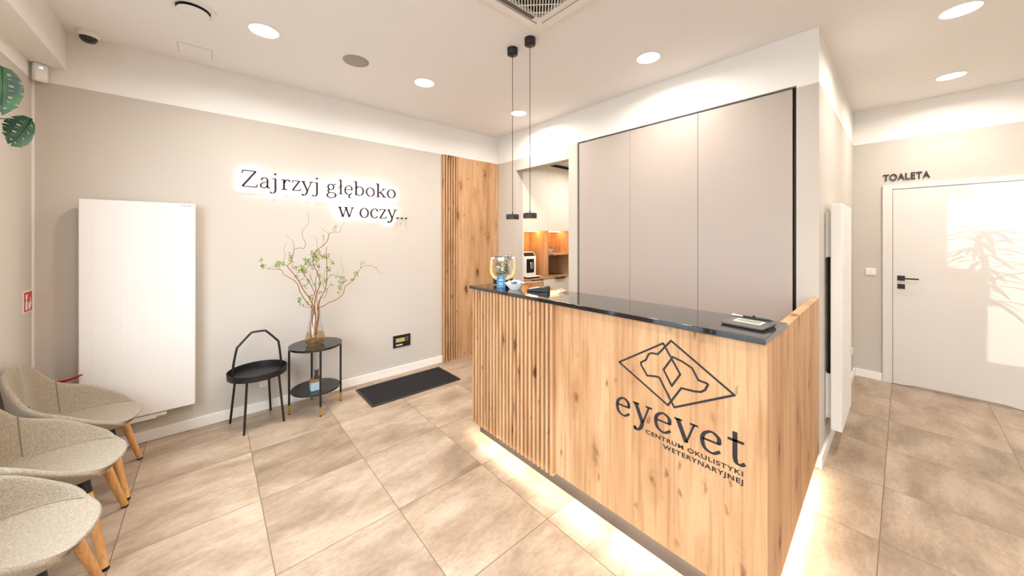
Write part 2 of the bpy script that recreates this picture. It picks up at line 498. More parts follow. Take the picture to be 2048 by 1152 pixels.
# ------------------------------------------------------------------ toilet door
d = struct(thing('door_1', (XD, -0.40, 0), 'white flush door with a black lever, marked TOALETA', 'door'))
DY1, DY0, DZ = 0.072, -0.83, 2.058
fr = MB()
fr.box(XD - 0.022, XD, DY1 + 0.004, 0.148, 0, DZ + 0.054).box(XD - 0.022, XD, DY0 - 0.08, DY0 - 0.004, 0, DZ + 0.054)
fr.box(XD - 0.022, XD, DY0 - 0.004, DY1 + 0.004, DZ + 0.004, DZ + 0.054)
fr.build('door_frame', M['door'], d, bevel=0.003)
leaf = MB()
leaf.prism([(DY1, 0.006), (DY1, DZ), (DY0, DZ), (DY0, 0.006), (-0.70, 0.006), (-0.62, 0.022), (-0.07, 0.022), (-0.01, 0.006)], 'yz', XD - 0.016, XD + 0.0)
leaf.build('door_leaf', M['door'], d)
hd = MB()
hd.box(XD - 0.024, XD - 0.0165, -0.012, 0.041, 1.098, 1.150).build('handle_rose', M['black'], d, bevel=0.002)
h = MB().tube([(XD - 0.024, 0.015, 1.124), (XD - 0.065, 0.015, 1.124)], 0.009, 12)
h.box(XD - 0.072, XD - 0.060, -0.105, 0.024, 1.117, 1.131)
h.build('door_handle', M['black'], d, bevel=0.002)
box(XD - 0.023, XD - 0.0165, -0.012, 0.041, 1.012, 1.062).build('keyhole_plate', M['black'], d, bevel=0.002)

# ------------------------------------------------------------------ lettering
def crom(pts, k=8):
    P = [Vector((*p, 0)) for p in pts]; out = []
    for i in range(len(P) - 1):
        p0 = P[i - 1] if i > 0 else P[i] * 2 - P[i + 1]
        p3 = P[i + 2] if i + 2 < len(P) else P[i + 1] * 2 - P[i]
        p1, p2 = P[i], P[i + 1]
        for j in range(k):
            t = j / k
            out.append(0.5 * ((2 * p1) + (p2 - p0) * t + (2 * p0 - 5 * p1 + 4 * p2 - p3) * t * t + (3 * p1 - p0 - 3 * p2 + p3) * t ** 3))
    out.append(P[-1]); return [(p.x, p.y) for p in out]
def circ(cx, cy, rx, ry, a0=0, a1=360, n=28):
    return [(cx + rx * math.cos(R(a0 + (a1 - a0) * i / n)), cy + ry * math.sin(R(a0 + (a1 - a0) * i / n))) for i in range(n + 1)]
# glyph = list of (kind, points): 'm' pen-modulated curve, 'M' straight modulated, 'h' thin straight, 'T' thick straight, 'd' dot
def sf(x0, x1, y): return ('h', [(x0, y), (x1, y)])
E_ = [('m', [(0.07, 0.55), (0.84, 0.55)]), ('m', crom([(0.82, 0.54), (0.78, 0.82), (0.48, 0.98), (0.16, 0.80), (0.06, 0.48), (0.18, 0.14), (0.52, 0.02), (0.86, 0.22)]))]
GL = {
 'e': (0.9, E_),
 'ę': (0.9, E_ + [('m', crom([(0.62, 0.03), (0.50, -0.16), (0.55, -0.32), (0.76, -0.30)]))]),
 'y': (0.95, [('T', [(0.12, 1), (0.50, 0.04)]), ('h', [(0.84, 1), (0.50, 0.04)]), ('m', crom([(0.50, 0.04), (0.38, -0.28), (0.18, -0.42), (0.06, -0.36)])), ('d', (0.09, -0.34, 0.085)), sf(-0.02, 0.32, 0.98), sf(0.66, 1.0, 0.98)]),
 'v': (0.95, [('T', [(0.12, 1), (0.50, 0.0)]), ('h', [(0.84, 1), (0.50, 0.0)]), sf(-0.02, 0.32, 0.98), sf(0.66, 1.0, 0.98)]),
 't': (0.65, [('T', [(0.30, 1.38), (0.30, 0.24)]), ('m', crom([(0.30, 0.26), (0.36, 0.06), (0.52, 0.02), (0.68, 0.14)])), ('H', [(0.02, 1.0), (0.64, 1.0)])]),
 'Z': (1.12, [('h', [(0.10, 1.50), (1.02, 1.50)]), ('T', [(1.0, 1.50), (0.08, 0.03)]), ('h', [(0.06, 0.03), (1.06, 0.03)]), ('h', [(0.10, 1.52), (0.06, 1.25)]), ('h', [(1.04, 0.0), (1.12, 0.30)])]),
 'a': (0.88, [('m', crom([(0.14, 0.76), (0.22, 0.92), (0.44, 0.99), (0.64, 0.86), (0.66, 0.60), (0.66, 0.18), (0.74, 0.03), (0.90, 0.08)])), ('d', (0.17, 0.76, 0.06)), ('m', crom([(0.66, 0.60), (0.34, 0.52), (0.10, 0.34), (0.12, 0.10), (0.34, 0.01), (0.56, 0.12), (0.66, 0.28)]))]),
 'j': (0.5, [('m', crom([(0.32, 1.0), (0.32, 0.4), (0.32, -0.12), (0.22, -0.38), (0.02, -0.42), (-0.10, -0.34)])), ('d', (-0.06, -0.35, 0.07)), sf(0.08, 0.34, 0.97), ('D', (0.31, 1.42, 0.10))]),
 'r': (0.75, [('T', [(0.26, 1.0), (0.26, 0.0)]), sf(0.04, 0.27, 0.97), sf(0.04, 0.52, 0.02), ('m', crom([(0.26, 0.62), (0.36, 0.86), (0.54, 0.98), (0.70, 0.90)])), ('d', (0.70, 0.88, 0.075))]),
 'z': (0.85, [('h', [(0.08, 0.97), (0.76, 0.97)]), ('T', [(0.72, 0.97), (0.10, 0.03)]), ('h', [(0.06, 0.03), (0.80, 0.03)]), ('h', [(0.10, 0.99), (0.06, 0.76)]), ('h', [(0.78, 0.0), (0.83, 0.24)])]),
 'g': (0.95, [('m', circ(0.40, 0.68, 0.27, 0.30)), ('h', crom([(0.60, 0.90), (0.74, 1.0), (0.90, 0.94)])), ('d', (0.88, 0.95, 0.05)), ('m', crom([(0.24, 0.44), (0.12, 0.26), (0.24, 0.12), (0.58, 0.10), (0.84, -0.04), (0.80, -0.34), (0.42, -0.47), (0.08, -0.34), (0.06, -0.12), (0.26, 0.10)]))]),
 'ł': (0.5, [('T', [(0.25, 1.55), (0.25, 0.0)]), sf(0.04, 0.26, 1.52), sf(0.03, 0.47, 0.02), ('h', [(0.02, 0.64), (0.50, 0.98)])]),
 'b': (1.0, [('T', [(0.20, 1.55), (0.20, 0.03)]), sf(-0.02, 0.21, 1.52), ('m', crom([(0.20, 0.72), (0.34, 0.93), (0.56, 0.99), (0.84, 0.82), (0.92, 0.50), (0.82, 0.16), (0.54, 0.01), (0.30, 0.06), (0.20, 0.16)]))]),
 'o': (0.95, [('m', circ(0.47, 0.50, 0.40, 0.49))]),
 'k': (1.0, [('T', [(0.20, 1.55), (0.20, 0.0)]), sf(-0.02, 0.21, 1.52), sf(0.0, 0.40, 0.02), ('h', [(0.78, 0.97), (0.22, 0.42)]), ('T', [(0.40, 0.60), (0.84, 0.02)]), sf(0.60, 0.94, 0.98), sf(0.62, 1.02, 0.02)]),
 'w': (1.45, [('T', [(0.12, 1), (0.44, 0.0)]), ('h', [(0.74, 0.98), (0.44, 0.0)]), ('T', [(0.70, 1), (1.04, 0.0)]), ('h', [(1.34, 1), (1.04, 0.0)]), sf(-0.02, 0.30, 0.98), sf(0.56, 0.86, 0.98), sf(1.18, 1.48, 0.98)]),
 'c': (0.82, [('m', crom([(0.74, 0.78), (0.62, 0.95), (0.42, 0.99), (0.14, 0.80), (0.06, 0.48), (0.18, 0.14), (0.48, 0.01), (0.78, 0.20)])), ('d', (0.73, 0.78, 0.07))]),
 '.': (0.3, [('D', (0.15, 0.10, 0.10))]),
}
def glyph(ch, thick, thin, put, mb, front=0, side=0, back=0):
    """draws a serif letter; put(x, y, depth) -> world point, depth 0 = front, 1 = back"""
    def ribbon(pts, w):
        n = len(pts); L = []; Rr = []
        for i, (x, y) in enumerate(pts):
            x0, y0 = pts[max(i - 1, 0)]; x1, y1 = pts[min(i + 1, n - 1)]
            dx, dy = x1 - x0, y1 - y0; l = math.hypot(dx, dy) or 1
            ww = w(abs(dy) / l) / 2
            L.append((x - dy / l * ww, y + dx / l * ww)); Rr.append((x + dy / l * ww, y - dx / l * ww))
        vs = [put(*p, 0) for p in L] + [put(*p, 0) for p in Rr] + [put(*p, 1) for p in L] + [put(*p, 1) for p in Rr]
        ff = [(i, i + 1, n + i + 1, n + i) for i in range(n - 1)]
        fb = [(2 * n + i, 3 * n + i, 3 * n + i + 1, 2 * n + i + 1) for i in range(n - 1)]
        fsd = [(i, 2 * n + i, 2 * n + i + 1, i + 1) for i in range(n - 1)] + [(n + i, n + i + 1, 3 * n + i + 1, 3 * n + i) for i in range(n - 1)]
        fsd += [(0, n, 3 * n, 2 * n), (n - 1, 3 * n - 1, 4 * n - 1, 2 * n - 1)]
        o = len(mb.v); mb.v += [Vector(v) for v in vs]
        for fl, mi in ((ff, front), (fb, back), (fsd, side)):
            for f in fl:
                mb.f.append([k + o for k in f]); mb.mi.append(mi); mb.sm.append(False)
    for kind, pts in GL[ch][1]:
        if kind in 'dD':
            cx, cy, r = pts
            c = circ(cx, cy, r, r, 0, 360, 18)[:-1]; n = len(c)
            mb.add([put(*p, 0) for p in c] + [put(*p, 1) for p in c], [tuple(range(n))], front)
            o = len(mb.v) - 2 * n
            mb.f.append([o + n + k for k in range(n)]); mb.mi.append(side if kind == 'D' else back); mb.sm.append(False)
            for k in range(n):
                mb.f.append([o + k, o + (k + 1) % n, o + n + (k + 1) % n, o + n + k]); mb.mi.append(side); mb.sm.append(False)
        elif kind == 'm': ribbon(pts, lambda s: thin + (thick - thin) * s ** 1.5)
        elif kind == 'h': ribbon(pts, lambda s: thin)
        elif kind == 'H': ribbon(pts, lambda s: thin * 1.3)
        else: ribbon(pts, lambda s: thick)

# backlit slogan on the back wall: one mounted letter per part
sl = thing('slogan_lettering', (0.95, YA, 1.70), 'dark backlit serif letters reading Zajrzyj głęboko w oczy on the back wall', 'wall lettering')
line1 = [('Z', .204, .317), ('a', .333, .408), ('j', .418, .463), ('r', .487, .562), ('z', .572, .647), ('y', .652, .745), ('j', .752, .800),
         ('g', .868, .955), ('ł', .972, 1.022), ('ę', 1.030, 1.108), ('b', 1.122, 1.222), ('o', 1.240, 1.334), ('k', 1.346, 1.458), ('o', 1.466, 1.563)]
line2 = [('w', .972, 1.118), ('o', 1.178, 1.272), ('c', 1.288, 1.370), ('z', 1.380, 1.460), ('y', 1.470, 1.572), ('.', 1.572, 1.603), ('.', 1.622, 1.653), ('.', 1.672, 1.703)]
for line, zb, xh in ((line1, 1.988, 0.093), (line2, 1.759, 0.100)):
    for ch, a, b in line:
        w = GL[ch][0]; sxx = (b - a) / w if ch not in 'jł.' else xh
        mb = MB()
        glyph(ch, 0.165, 0.092, lambda x, y, dd: (a + x * sxx, YA - 0.058 + 0.018 * dd, zb + y * xh), mb, 0, 0, 1)
        if ch == '.':
            mb.tube([(a + .15 * xh, YA - 0.033, zb + .1 * xh), (a + .15 * xh, YA - 0.0006, zb + .1 * xh)], 0.003, 6)
        else:   # stand-off pins that hold the letter to the wall
            px = {'Z': .5, 'j': .32, 'r': .26, 'ł': .25, 'b': .20, 'k': .20, 'y': .5, 'w': .44, 'z': .4, 'g': .13, 'o': .07, 'c': .07, 'a': .66, 'ę': .07}[ch]
            py = {'Z': .70, 'y': .10, 'w': .05, 'z': .5, 'g': .66, 'o': .5, 'c': .5, 'ę': .5}.get(ch, .4)
            mb.tube([(a + px * sxx, YA - 0.040, zb + py * xh), (a + px * sxx, YA - 0.0006, zb + py * xh)], 0.002, 6)
        mb.build('letter', [M['letter'], M['halo']], sl, normals=False)

def sans(name, text, width, cap, origin, xdir, depth, m, parent, bold=0.0, spacing=1.0):
    """flat sans lettering (Blender's built-in face) turned into a mesh; xdir = unit vector the text runs along, upright on Z"""
    cu = bpy.data.curves.new(name, 'FONT'); cu.body = text; cu.size = 1.0; cu.extrude = 0.0; cu.offset = bold
    cu.space_character = spacing
    to = bpy.data.objects.new(name + '_tmp', cu); COL.objects.link(to)
    dg = bpy.context.evaluated_depsgraph_get()
    me0 = bpy.data.meshes.new_from_object(to.evaluated_get(dg))
    bpy.data.objects.remove(to)
    xs = [v.co.x for v in me0.vertices]; ys_ = [v.co.y for v in me0.vertices]
    x0, x1 = min(xs), max(xs); y0 = 0.0; y1 = max(ys_)
    xd = Vector(xdir); nrm = xd.cross(Vector((0, 0, 1)))      # towards the reader
    mb = MB()
    for lvl in (1,):
        mb.add([Vector(origin) + xd * ((v.co.x - x0) / (x1 - x0) * width) + Vector((0, 0, (v.co.y - y0) / (y1 - y0) * cap)) + nrm * depth for v in me0.vertices],
               [tuple(p.vertices) for p in me0.polygons])
    # sides
    bm = bmesh.new(); bm.from_mesh(me0); bm.verts.ensure_lookup_table()
    bound = [(e.verts[0].index, e.verts[1].index) for e in bm.edges if len(e.link_faces) == 1]; bm.free()
    n0 = len(me0.vertices)
    mb.v += [v - nrm * depth for v in mb.v[:n0]]
    for a, b in bound:
        mb.f.append([a, b, b + n0, a + n0]); mb.mi.append(0); mb.sm.append(False)
    return mb.build(name, m, parent, normals=True)

ts = thing('toilet_sign', (XD, -0.02, 2.16), 'black letters TOALETA fixed above the white door', 'sign')
sans('lettering', 'TOALETA', 0.322, 0.068, (XD, 0.143, 2.158), (0, -1, 0), 0.012, M['ink'], ts, 0.012, 1.08)

# ------------------------------------------------------------------ reception counter
CX, CY0, CY1 = 1.585, 0.339, 2.262
c = thing('reception_counter', (1.75, 1.3, 0), 'oak reception counter with slatted left end, logo and glowing base', 'reception counter')
box(CX, CX + 0.022, CY0, 1.402, 0.11, 1.143).build('front_panel', M['oak'], c)
box(CX, CX + 0.022, 1.402, CY1, 0.11, 1.143).build('slat_backing', M['slatback'], c)
NS = 23; pit = (CY1 - 1.402) / NS
for k in range(NS):
    y0 = 1.404 + k * pit
    s = box(CX - 0.026, CX, y0, y0 + 0.021, 0.098, 1.143).build('slat', M['oak2'] if k % 2 else M['oak'], c, bevel=0.001, seg=1)
# skewed right-hand side panel
sp = MB()
A0 = Vector((CX + 0.022, CY0, 0)); A1 = Vector((XB - 0.004, 0.3735, 0))
nn = Vector((-(A1 - A0).y, (A1 - A0).x, 0)).normalized() * 0.040
vs = [A0, A1, A1 + nn, A0 + nn]
sp.add([v + Vector((0, 0, z)) for z in (0.10, 1.143) for v in vs], [(3, 2, 1, 0), (4, 5, 6, 7), (0, 1, 5, 4), (1, 2, 6, 5), (2, 3, 7, 6), (3, 0, 4, 7)])
sp.build('side_panel', M['oak2'], c, bevel=0.001, seg=1)
box(CX + 0.022, 2.35, CY1 - 0.04, CY1, 0.10, 1.143).build('side_panel', M['oak'], c)
box(1.625, 1.65, CY0 + 0.05, CY1 - 0.03, 0, 0.13).build('plinth', M['plinth'], c)
pv = [A0 + Vector((0.04, 0.045, 0)), A1 + Vector((0, 0.030, 0)), A1 + Vector((0, 0.055, 0)), A0 + Vector((0.04, 0.070, 0))]
MB().add([v + Vector((0, 0, z)) for z in (0.0, 0.13) for v in pv], [(3, 2, 1, 0), (4, 5, 6, 7), (0, 1, 5, 4), (1, 2, 6, 5), (2, 3, 7, 6), (3, 0, 4, 7)]).build('plinth', M['plinth'], c)
box(1.655, 1.91, CY0 + 0.10, CY1 - 0.06, 1.02, 1.143).build('inner_shelf', M['oak'], c)
wt = box(CX - 0.034, 1.922, 0.338, CY1 + 0.015, 1.143, 1.167)
wt.build('worktop', M['granite'], c, bevel=0.002)
# LED profile tucked under the front and side panels
box(CX + 0.006, CX + 0.018, CY0 + 0.03, CY1 - 0.02, 0.1096, 0.1115).build('led_strip', M['strip'], c)
dirv = (A1 - A0).normalized()
q0 = A0 + dirv * 0.05 + nn * 0.25; q1 = A1 - dirv * 0.06 + nn * 0.25; nn2 = nn.normalized() * 0.012
MB().add([v + Vector((0, 0, z)) for z in (0.0996, 0.1015) for v in (q0, q1, q1 + nn2, q0 + nn2)], [(3, 2, 1, 0), (4, 5, 6, 7), (0, 1, 5, 4), (1, 2, 6, 5), (2, 3, 7, 6), (3, 0, 4, 7)]).build('led_strip', M['strip'], c)
# logo: two interlocking animal-head outlines
def z8(x, y):
    u, v = 1180 + x / 2.342, 660 + y / 2.342
    f, a = 688.1, 0.8495
    s = (u - 1024) / f
    dx, dy, dz = math.cos(a) + math.sin(a) * s, math.sin(a) - math.cos(a) * s, (477 - v) / f
    t = CX / dx
    return dy * t, 1.54 + dz * t
def stroke_loop(mb, pts, w, x0, x1, closed=True):
    n = len(pts)
    for i in range(n if closed else n - 1):
        (ay, az), (by, bz) = pts[i], pts[(i + 1) % n]
        dy, dz = by - ay, bz - az; l = math.hypot(dy, dz); ty, tz = dy / l, dz / l
        e = w * 0.5
        q = [(ay - ty * e * .6 - tz * e, az - tz * e * .6 + ty * e), (by + ty * e * .6 - tz * e, bz + tz * e * .6 + ty * e),
             (by + ty * e * .6 + tz * e, bz + tz * e * .6 - ty * e), (ay - ty * e * .6 + tz * e, az - tz * e * .6 - ty * e)]
        mb.prism(q, 'yz', x0 - i * 0.00001, x1)
S1 = [(343, 62), (137, 150), (365, 352), (383, 330), (428, 272), (488, 287), (520, 290), (540, 280), (553, 255), (548, 250), (508, 235), (478, 178), (432, 147), (388, 126), (345, 185), (383, 262), (423, 208)]
S2 = [(380, 50), (677, 305), (395, 362), (325, 222), (308, 217), (268, 213), (240, 163), (238, 152), (262, 140), (275, 112), (290, 108), (318, 113)]
lg = MB()
stroke_loop(lg, [z8(*p) for p in S1], 0.0085, CX - 0.0016, CX)
stroke_loop(lg, [z8(*p) for p in S2], 0.0085, CX - 0.0018, CX)
lg.build('logo_outline', M['ink'], c)
for ch, ya_, yb_ in (('e', .982, .905), ('y', .887, .795), ('e', .778, .700), ('v', .684, .590), ('e', .574, .496), ('t', .474, .414)):
    mb = MB(); s_ = (ya_ - yb_) / GL[ch][0]
    glyph(ch, 0.19, 0.085, lambda x, y, dd: (CX - 0.0016 * (1 - dd), ya_ - x * s_, 0.637 + y * 0.092), mb)
    mb.build('logo_letter', M['ink'], c, normals=False)
sans('logo_subtitle', 'CENTRUM OKULISTYKI', 0.404, 0.0185, (CX, 0.822, 0.599), (0, -1, 0), 0.0015, M['ink'], c, 0.018, 1.15)
sans('logo_subtitle', 'WETERYNARYJNEJ', 0.320, 0.0195, (CX, 0.738, 0.565), (0, -1, 0), 0.0015, M['ink'], c, 0.018, 1.15)

# ------------------------------------------------------------------ oak wall cladding beside the corner
w = thing('oak_wall_panel', (2.62, YA, 0), 'tall knotty oak panel edged with vertical slats in the corner', 'wall panel')
box(2.397, XB - 0.001, YA - 0.022, YA - 0.0005, 0.0, 2.588).build('board', M['oak2'], w)
box(2.179, 2.397, YA - 0.010, YA - 0.0005, 0.0, 2.588).build('slat_backing', M['slatback'], w)
for k in range(6):
    x0 = 2.180 + k * 0.0365
    box(x0, x0 + 0.021, YA - 0.036, YA - 0.010, 0.0, 2.588).build('slat', M['oak2'] if k % 2 else M['oak'], w, bevel=0.001, seg=1)

# ------------------------------------------------------------------ taupe wardrobe
w = thing('wardrobe', (XB, 1.44, 0), 'tall taupe built-in wardrobe with three flush doors behind the counter', 'wardrobe')
fr = MB()
fr.box(XB + 0.03, XB + 0.58, WY0 + 0.001, WY0 + 0.018, 0, WZ).box(XB + 0.03, XB + 0.58, WY1 - 0.022, WY1 - 0.001, 0, WZ)
fr.box(XB + 0.03, XB + 0.58, WY0 + 0.018, WY1 - 0.012, WZ - 0.008, WZ).box(XB + 0.56, XB + 0.58, WY0 + 0.018, WY1 - 0.012, 0, WZ - 0.008)
fr.box(XB + 0.06, XB + 0.58, WY0 + 0.018, WY1 - 0.012, 0, 0.08)
fr.build('carcass', M['black'], w)
for (a, b) in ((0.514, 1.1355), (1.1385, 1.7565), (1.7595, 2.370)):
    box(XB + 0.004, XB + 0.024, a, b, 0.08, WZ - 0.012).build('door', M['taupe'], w, bevel=0.0015)

# ------------------------------------------------------------------ kitchenette units behind the opening
KY, KX0, KD, KX1 = 3.41, 3.207, 3.695, 4.74
k = thing('kitchen_base_cabinet', (3.97, 3.6, 0), 'cream base cupboards with black edge handles under the oak worktop', 'kitchen cabinet')
box(KX0, KX1, KY + 0.022, YA - 0.001, 0.08, 0.958).build('carcass', M['cupboard'], k)
for (a, b) in ((KX0, KD - 0.002), (KD + 0.002, 4.20), (4.204, KX1)):
    dr = box(a, b, KY, KY + 0.019, 0.08, 0.953).build('door', M['cupboard'], k, bevel=0.001)
    m0 = {KX0: 3.46}.get(a, 3.95 if a < 4 else 4.47)
    MB().box(m0 - 0.11, m0 + 0.11, KY - 0.020, KY - 0.0005, 0.9535, 0.9575).box(m0 - 0.11, m0 + 0.11, KY - 0.022, KY - 0.018, 0.942, 0.9575).build('handle', M['black'], dr)
tag(box(KX0, KX1, KY - 0.006, YA - 0.001, 0.958, 0.980).build('kitchen_worktop', M['oak']), 'oak kitchenette worktop carrying the coffee machine', 'worktop')
n = thing('oak_niche_shelf', (3.97, 3.6, 0.98), 'open oak niche unit lit from above between worktop and cream cupboards', 'shelf unit')
box(KX0, KX1, YA - 0.012, YA - 0.001, 0.981, 1.650).build('back_panel', M['oak'], n)
box(KD, KD + 0.018, KY + 0.005, YA - 0.012, 0.981, 1.650).build('divider', M['oak2'], n)
box(KD + 0.018, KX1, KY + 0.005, YA - 0.012, 1.292, 1.310).build('shelf', M['oak'], n)
box(4.20, 4.218, KY + 0.006, YA - 0.012, 1.310, 1.650).build('divider', M['oak'], n)
box(4.20, 4.218, KY + 0.006, YA - 0.012, 0.981, 1.292).build('divider', M['oak'], n)
box(KX0 + 0.01, KD - 0.02, 3.60, 3.618, 1.642, 1.650).build('led_strip', M['kitchenstrip'], n)
box(KD + 0.03, 4.18, 3.60, 3.618, 1.642, 1.650).build('led_strip', M['kitchenstrip'], n)
k = thing('kitchen_wall_cabinet', (3.97, 3.6, 1.65), 'tall cream wall cupboards above the lit oak niche', 'kitchen cabinet')
box(KX0, KX1, KY + 0.022, YA - 0.001, 1.651, 2.60).build('carcass', M['cupboard'], k)
for (a, b) in ((KX0, KD - 0.002), (KD + 0.002, 4.20), (4.204, KX1)):
    box(a, b, KY, KY + 0.019, 1.651, 2.596).build('door', M['cupboard'], k, bevel=0.001)
box(KX0, KX1, KY + 0.01, KY + 0.03, 2.602, 2.638).build('shadow_gap', M['black'], k)  # shade line above the cupboards, drawn as a solid black bar
box(KX0 - 0.017, KX0 - 0.001, KY - 0.004, YA - 0.001, 0, 2.63).build('end_panel', M['cupboard'], k)

# coffee machine
m_ = thing('coffee_machine', (3.42, 3.55, 0.98), 'white and black bean-to-cup coffee machine in the left niche', 'coffee machine')
mb = MB()
x0, x1 = 3.300, 3.545
mb.prism([(3.70, 1.012), (3.50, 1.012), (3.50, 1.285), (3.56, 1.345), (3.70, 1.345)], 'yz', x0, x1)
mb.build('body', M['white'], m_, bevel=0.012, seg=3)
box(x0 + 0.05, x1 - 0.05, 3.494, 3.503, 1.055, 1.250).build('front_panel', M['blackshine'], m_, bevel=0.002)
MB().add([(x0 + .02, 3.508, 1.286), (x1 - .02, 3.508, 1.286), (x1 - .02, 3.555, 1.335), (x0 + .02, 3.555, 1.335),
          (x0 + .02, 3.504, 1.290), (x1 - .02, 3.504, 1.290), (x1 - .02, 3.551, 1.339), (x0 + .02, 3.551, 1.339)],
         [(0, 1, 2, 3), (7, 6, 5, 4), (0, 4, 5, 1), (1, 5, 6, 2), (2, 6, 7, 3), (3, 7, 4, 0)]).build('control_panel', M['blackshine'], m_)
sp_ = box(3.395, 3.450, 3.462, 3.494, 1.125, 1.205).build('spout', M['chrome'], m_, bevel=0.006)
MB().tube([(3.41, 3.47, 1.125), (3.41, 3.47, 1.110)], 0.006).tube([(3.435, 3.47, 1.125), (3.435, 3.47, 1.110)], 0.006).build('nozzle', M['chrome'], m_)
box(x0, x1 + 0.01, 3.415, 3.515, 1.000, 1.012).build('drip_tray', M['plastic'], m_, bevel=0.003)
box(x0, x1, 3.43, 3.70, 0.9805, 1.000).build('base', M['black'], m_, bevel=0.003)

# crockery
def cup(loc, label, cat='cup', group='white cups in the lower niche', ang=0.0):
    t = thing('cup', loc, label, cat, group)
    MB().lathe([(0, 0.0), (0.024, 0.0), (0.030, 0.006), (0.034, 0.066), (0.031, 0.066), (0.027, 0.008), (0, 0.006)], n=24).build('body', M['ceramic'], t, world=False)
    MB().tube([(0.031 + 0.020 * math.sin(R(a)), 0, 0.034 - 0.020 * math.cos(R(a))) for a in range(0, 181, 20)], 0.004, 8).build('handle', M['ceramic'], t, world=False)
    t.rotation_euler.z = ang
    return t
cup((3.815, 3.56, 0.9805), 'white cup under another, right of the two stacks in the lower niche')
cup((3.815, 3.56, 1.050), 'white cup topmost of the right stack in the lower niche')
cup((3.752, 3.55, 0.9805), 'white cup nearest the divider, bottom of the left stack in the lower niche', ang=-1.2)
cup((3.752, 3.55, 1.050), 'white cup nearest the divider, top of the left stack in the lower niche', ang=-1.2)
tag(MB().lathe([(0, 0), (0.030, 0), (0.034, 0.008), (0.072, 0.052), (0.075, 0.070), (0.071, 0.070), (0.066, 0.052), (0.028, 0.012), (0, 0.010)], (3.80, 3.50, 1.3105), 32).build('serving_bowl', M['ceramic']),
    'white serving bowl on the upper oak shelf beside the glasses', 'bowl')
gpos = [(3.755, 3.60, 'leftmost, behind the white bowl'), (3.845, 3.61, 'just right behind the white bowl'), (3.925, 3.615, 'in the middle of the shelf, at the back'), (3.915, 3.50, 'in front, right of the white bowl'), (4.005, 3.50, 'nearest the right end at the front'), (4.010, 3.61, 'nearest the right end at the back')]
for x, y, s_ in gpos:
    t = thing('glass_mug', (x, y, 1.3105), 'clear glass mug %s' % s_, 'glass', 'glass mugs on the upper oak shelf')
    MB().lathe([(0, 0), (0.026, 0), (0.030, 0.010), (0.033, 0.105), (0.030, 0.105), (0.026, 0.012), (0, 0.012)], n=22).build('body', M['glass'], t, world=False)
    MB().tube([(0.031 + 0.022 * math.sin(R(a)), 0, 0.055 - 0.028 * math.cos(R(a))) for a in range(0, 181, 20)], 0.0035, 7).build('handle', M['glass'], t, world=False)

# ------------------------------------------------------------------ radiators
def radiator(name, x0, x1, yf, ywall, z0, z1, label, thick):
    t = thing(name, ((x0 + x1) / 2, ywall, 0), label, 'radiator')
    mb = MB(); mb.box(x0, x1, yf, yf + thick, z0, z1)
    mb.build('panel', M['radiator'], t, bevel=0.006, seg=3)
    g = MB(); nl = 9
    for i in range(1, nl):
        x = x0 + (x1 - x0) * i / nl
        g.box(x - 0.0012, x + 0.0012, yf - 0.0012, yf, z0 + 0.012, z1 - 0.012)
    g.build('groove_lines', M['radiator'], t)
    for z in (z0 + 0.22, z1 - 0.22):
        for x in (x0 + 0.06, x1 - 0.06):
            MB().box(x - 0.004, x + 0.004, yf + thick + 0.002, ywall - 0.0005, z - 0.16, z + 0.16).box(x - 0.015, x + 0.015, ywall - 0.004, ywall - 0.0005, z - 0.17, z + 0.17).box(x - 0.010, x + 0.010, yf + thick, yf + thick + 0.004, z - 0.05, z + 0.05).build('wall_bracket', M['plastic'], t)
    MB().tube([(x1 - 0.045, yf + thick / 2, z1), (x1 - 0.045, yf + thick / 2, z1 + 0.012)], 0.008, 12).build('air_vent', M['chrome'], t)
    return t
r1 = radiator('panel_radiator', -0.668, -0.083, 3.69, YA, 0.235, 1.812, 'wide white panel radiator on the back wall behind the chairs', 0.066)
box(-0.165, -0.105, 3.6885, 3.6895, 1.792, 1.797).build('badge', M['steel'], r1)
mb = MB().box(-0.46, -0.30, 3.70, 3.74, 0.195, 0.228); mb.tube([(-0.30, 3.72, 0.212), (-0.245, 3.72, 0.212)], 0.017, 14)
mb.tube([(-0.44, 3.72, 0.21), (-0.44, YA - 0.0005, 0.21)], 0.009, 10).tube([(-0.37, 3.72, 0.21), (-0.37, YA - 0.0005, 0.21)], 0.009, 10)
mb.tube([(-0.41, 3.72, 0.225), (-0.41, 3.72, 0.245)], 0.010, 10)
mb.build('valve', M['plastic'], r1, bevel=0.002)
r2 = radiator('panel_radiator', 3.314, 3.93, 0.280, YC, 0.182, 1.786, 'narrow-seen white radiator on the passage wall beside the counter', 0.062)

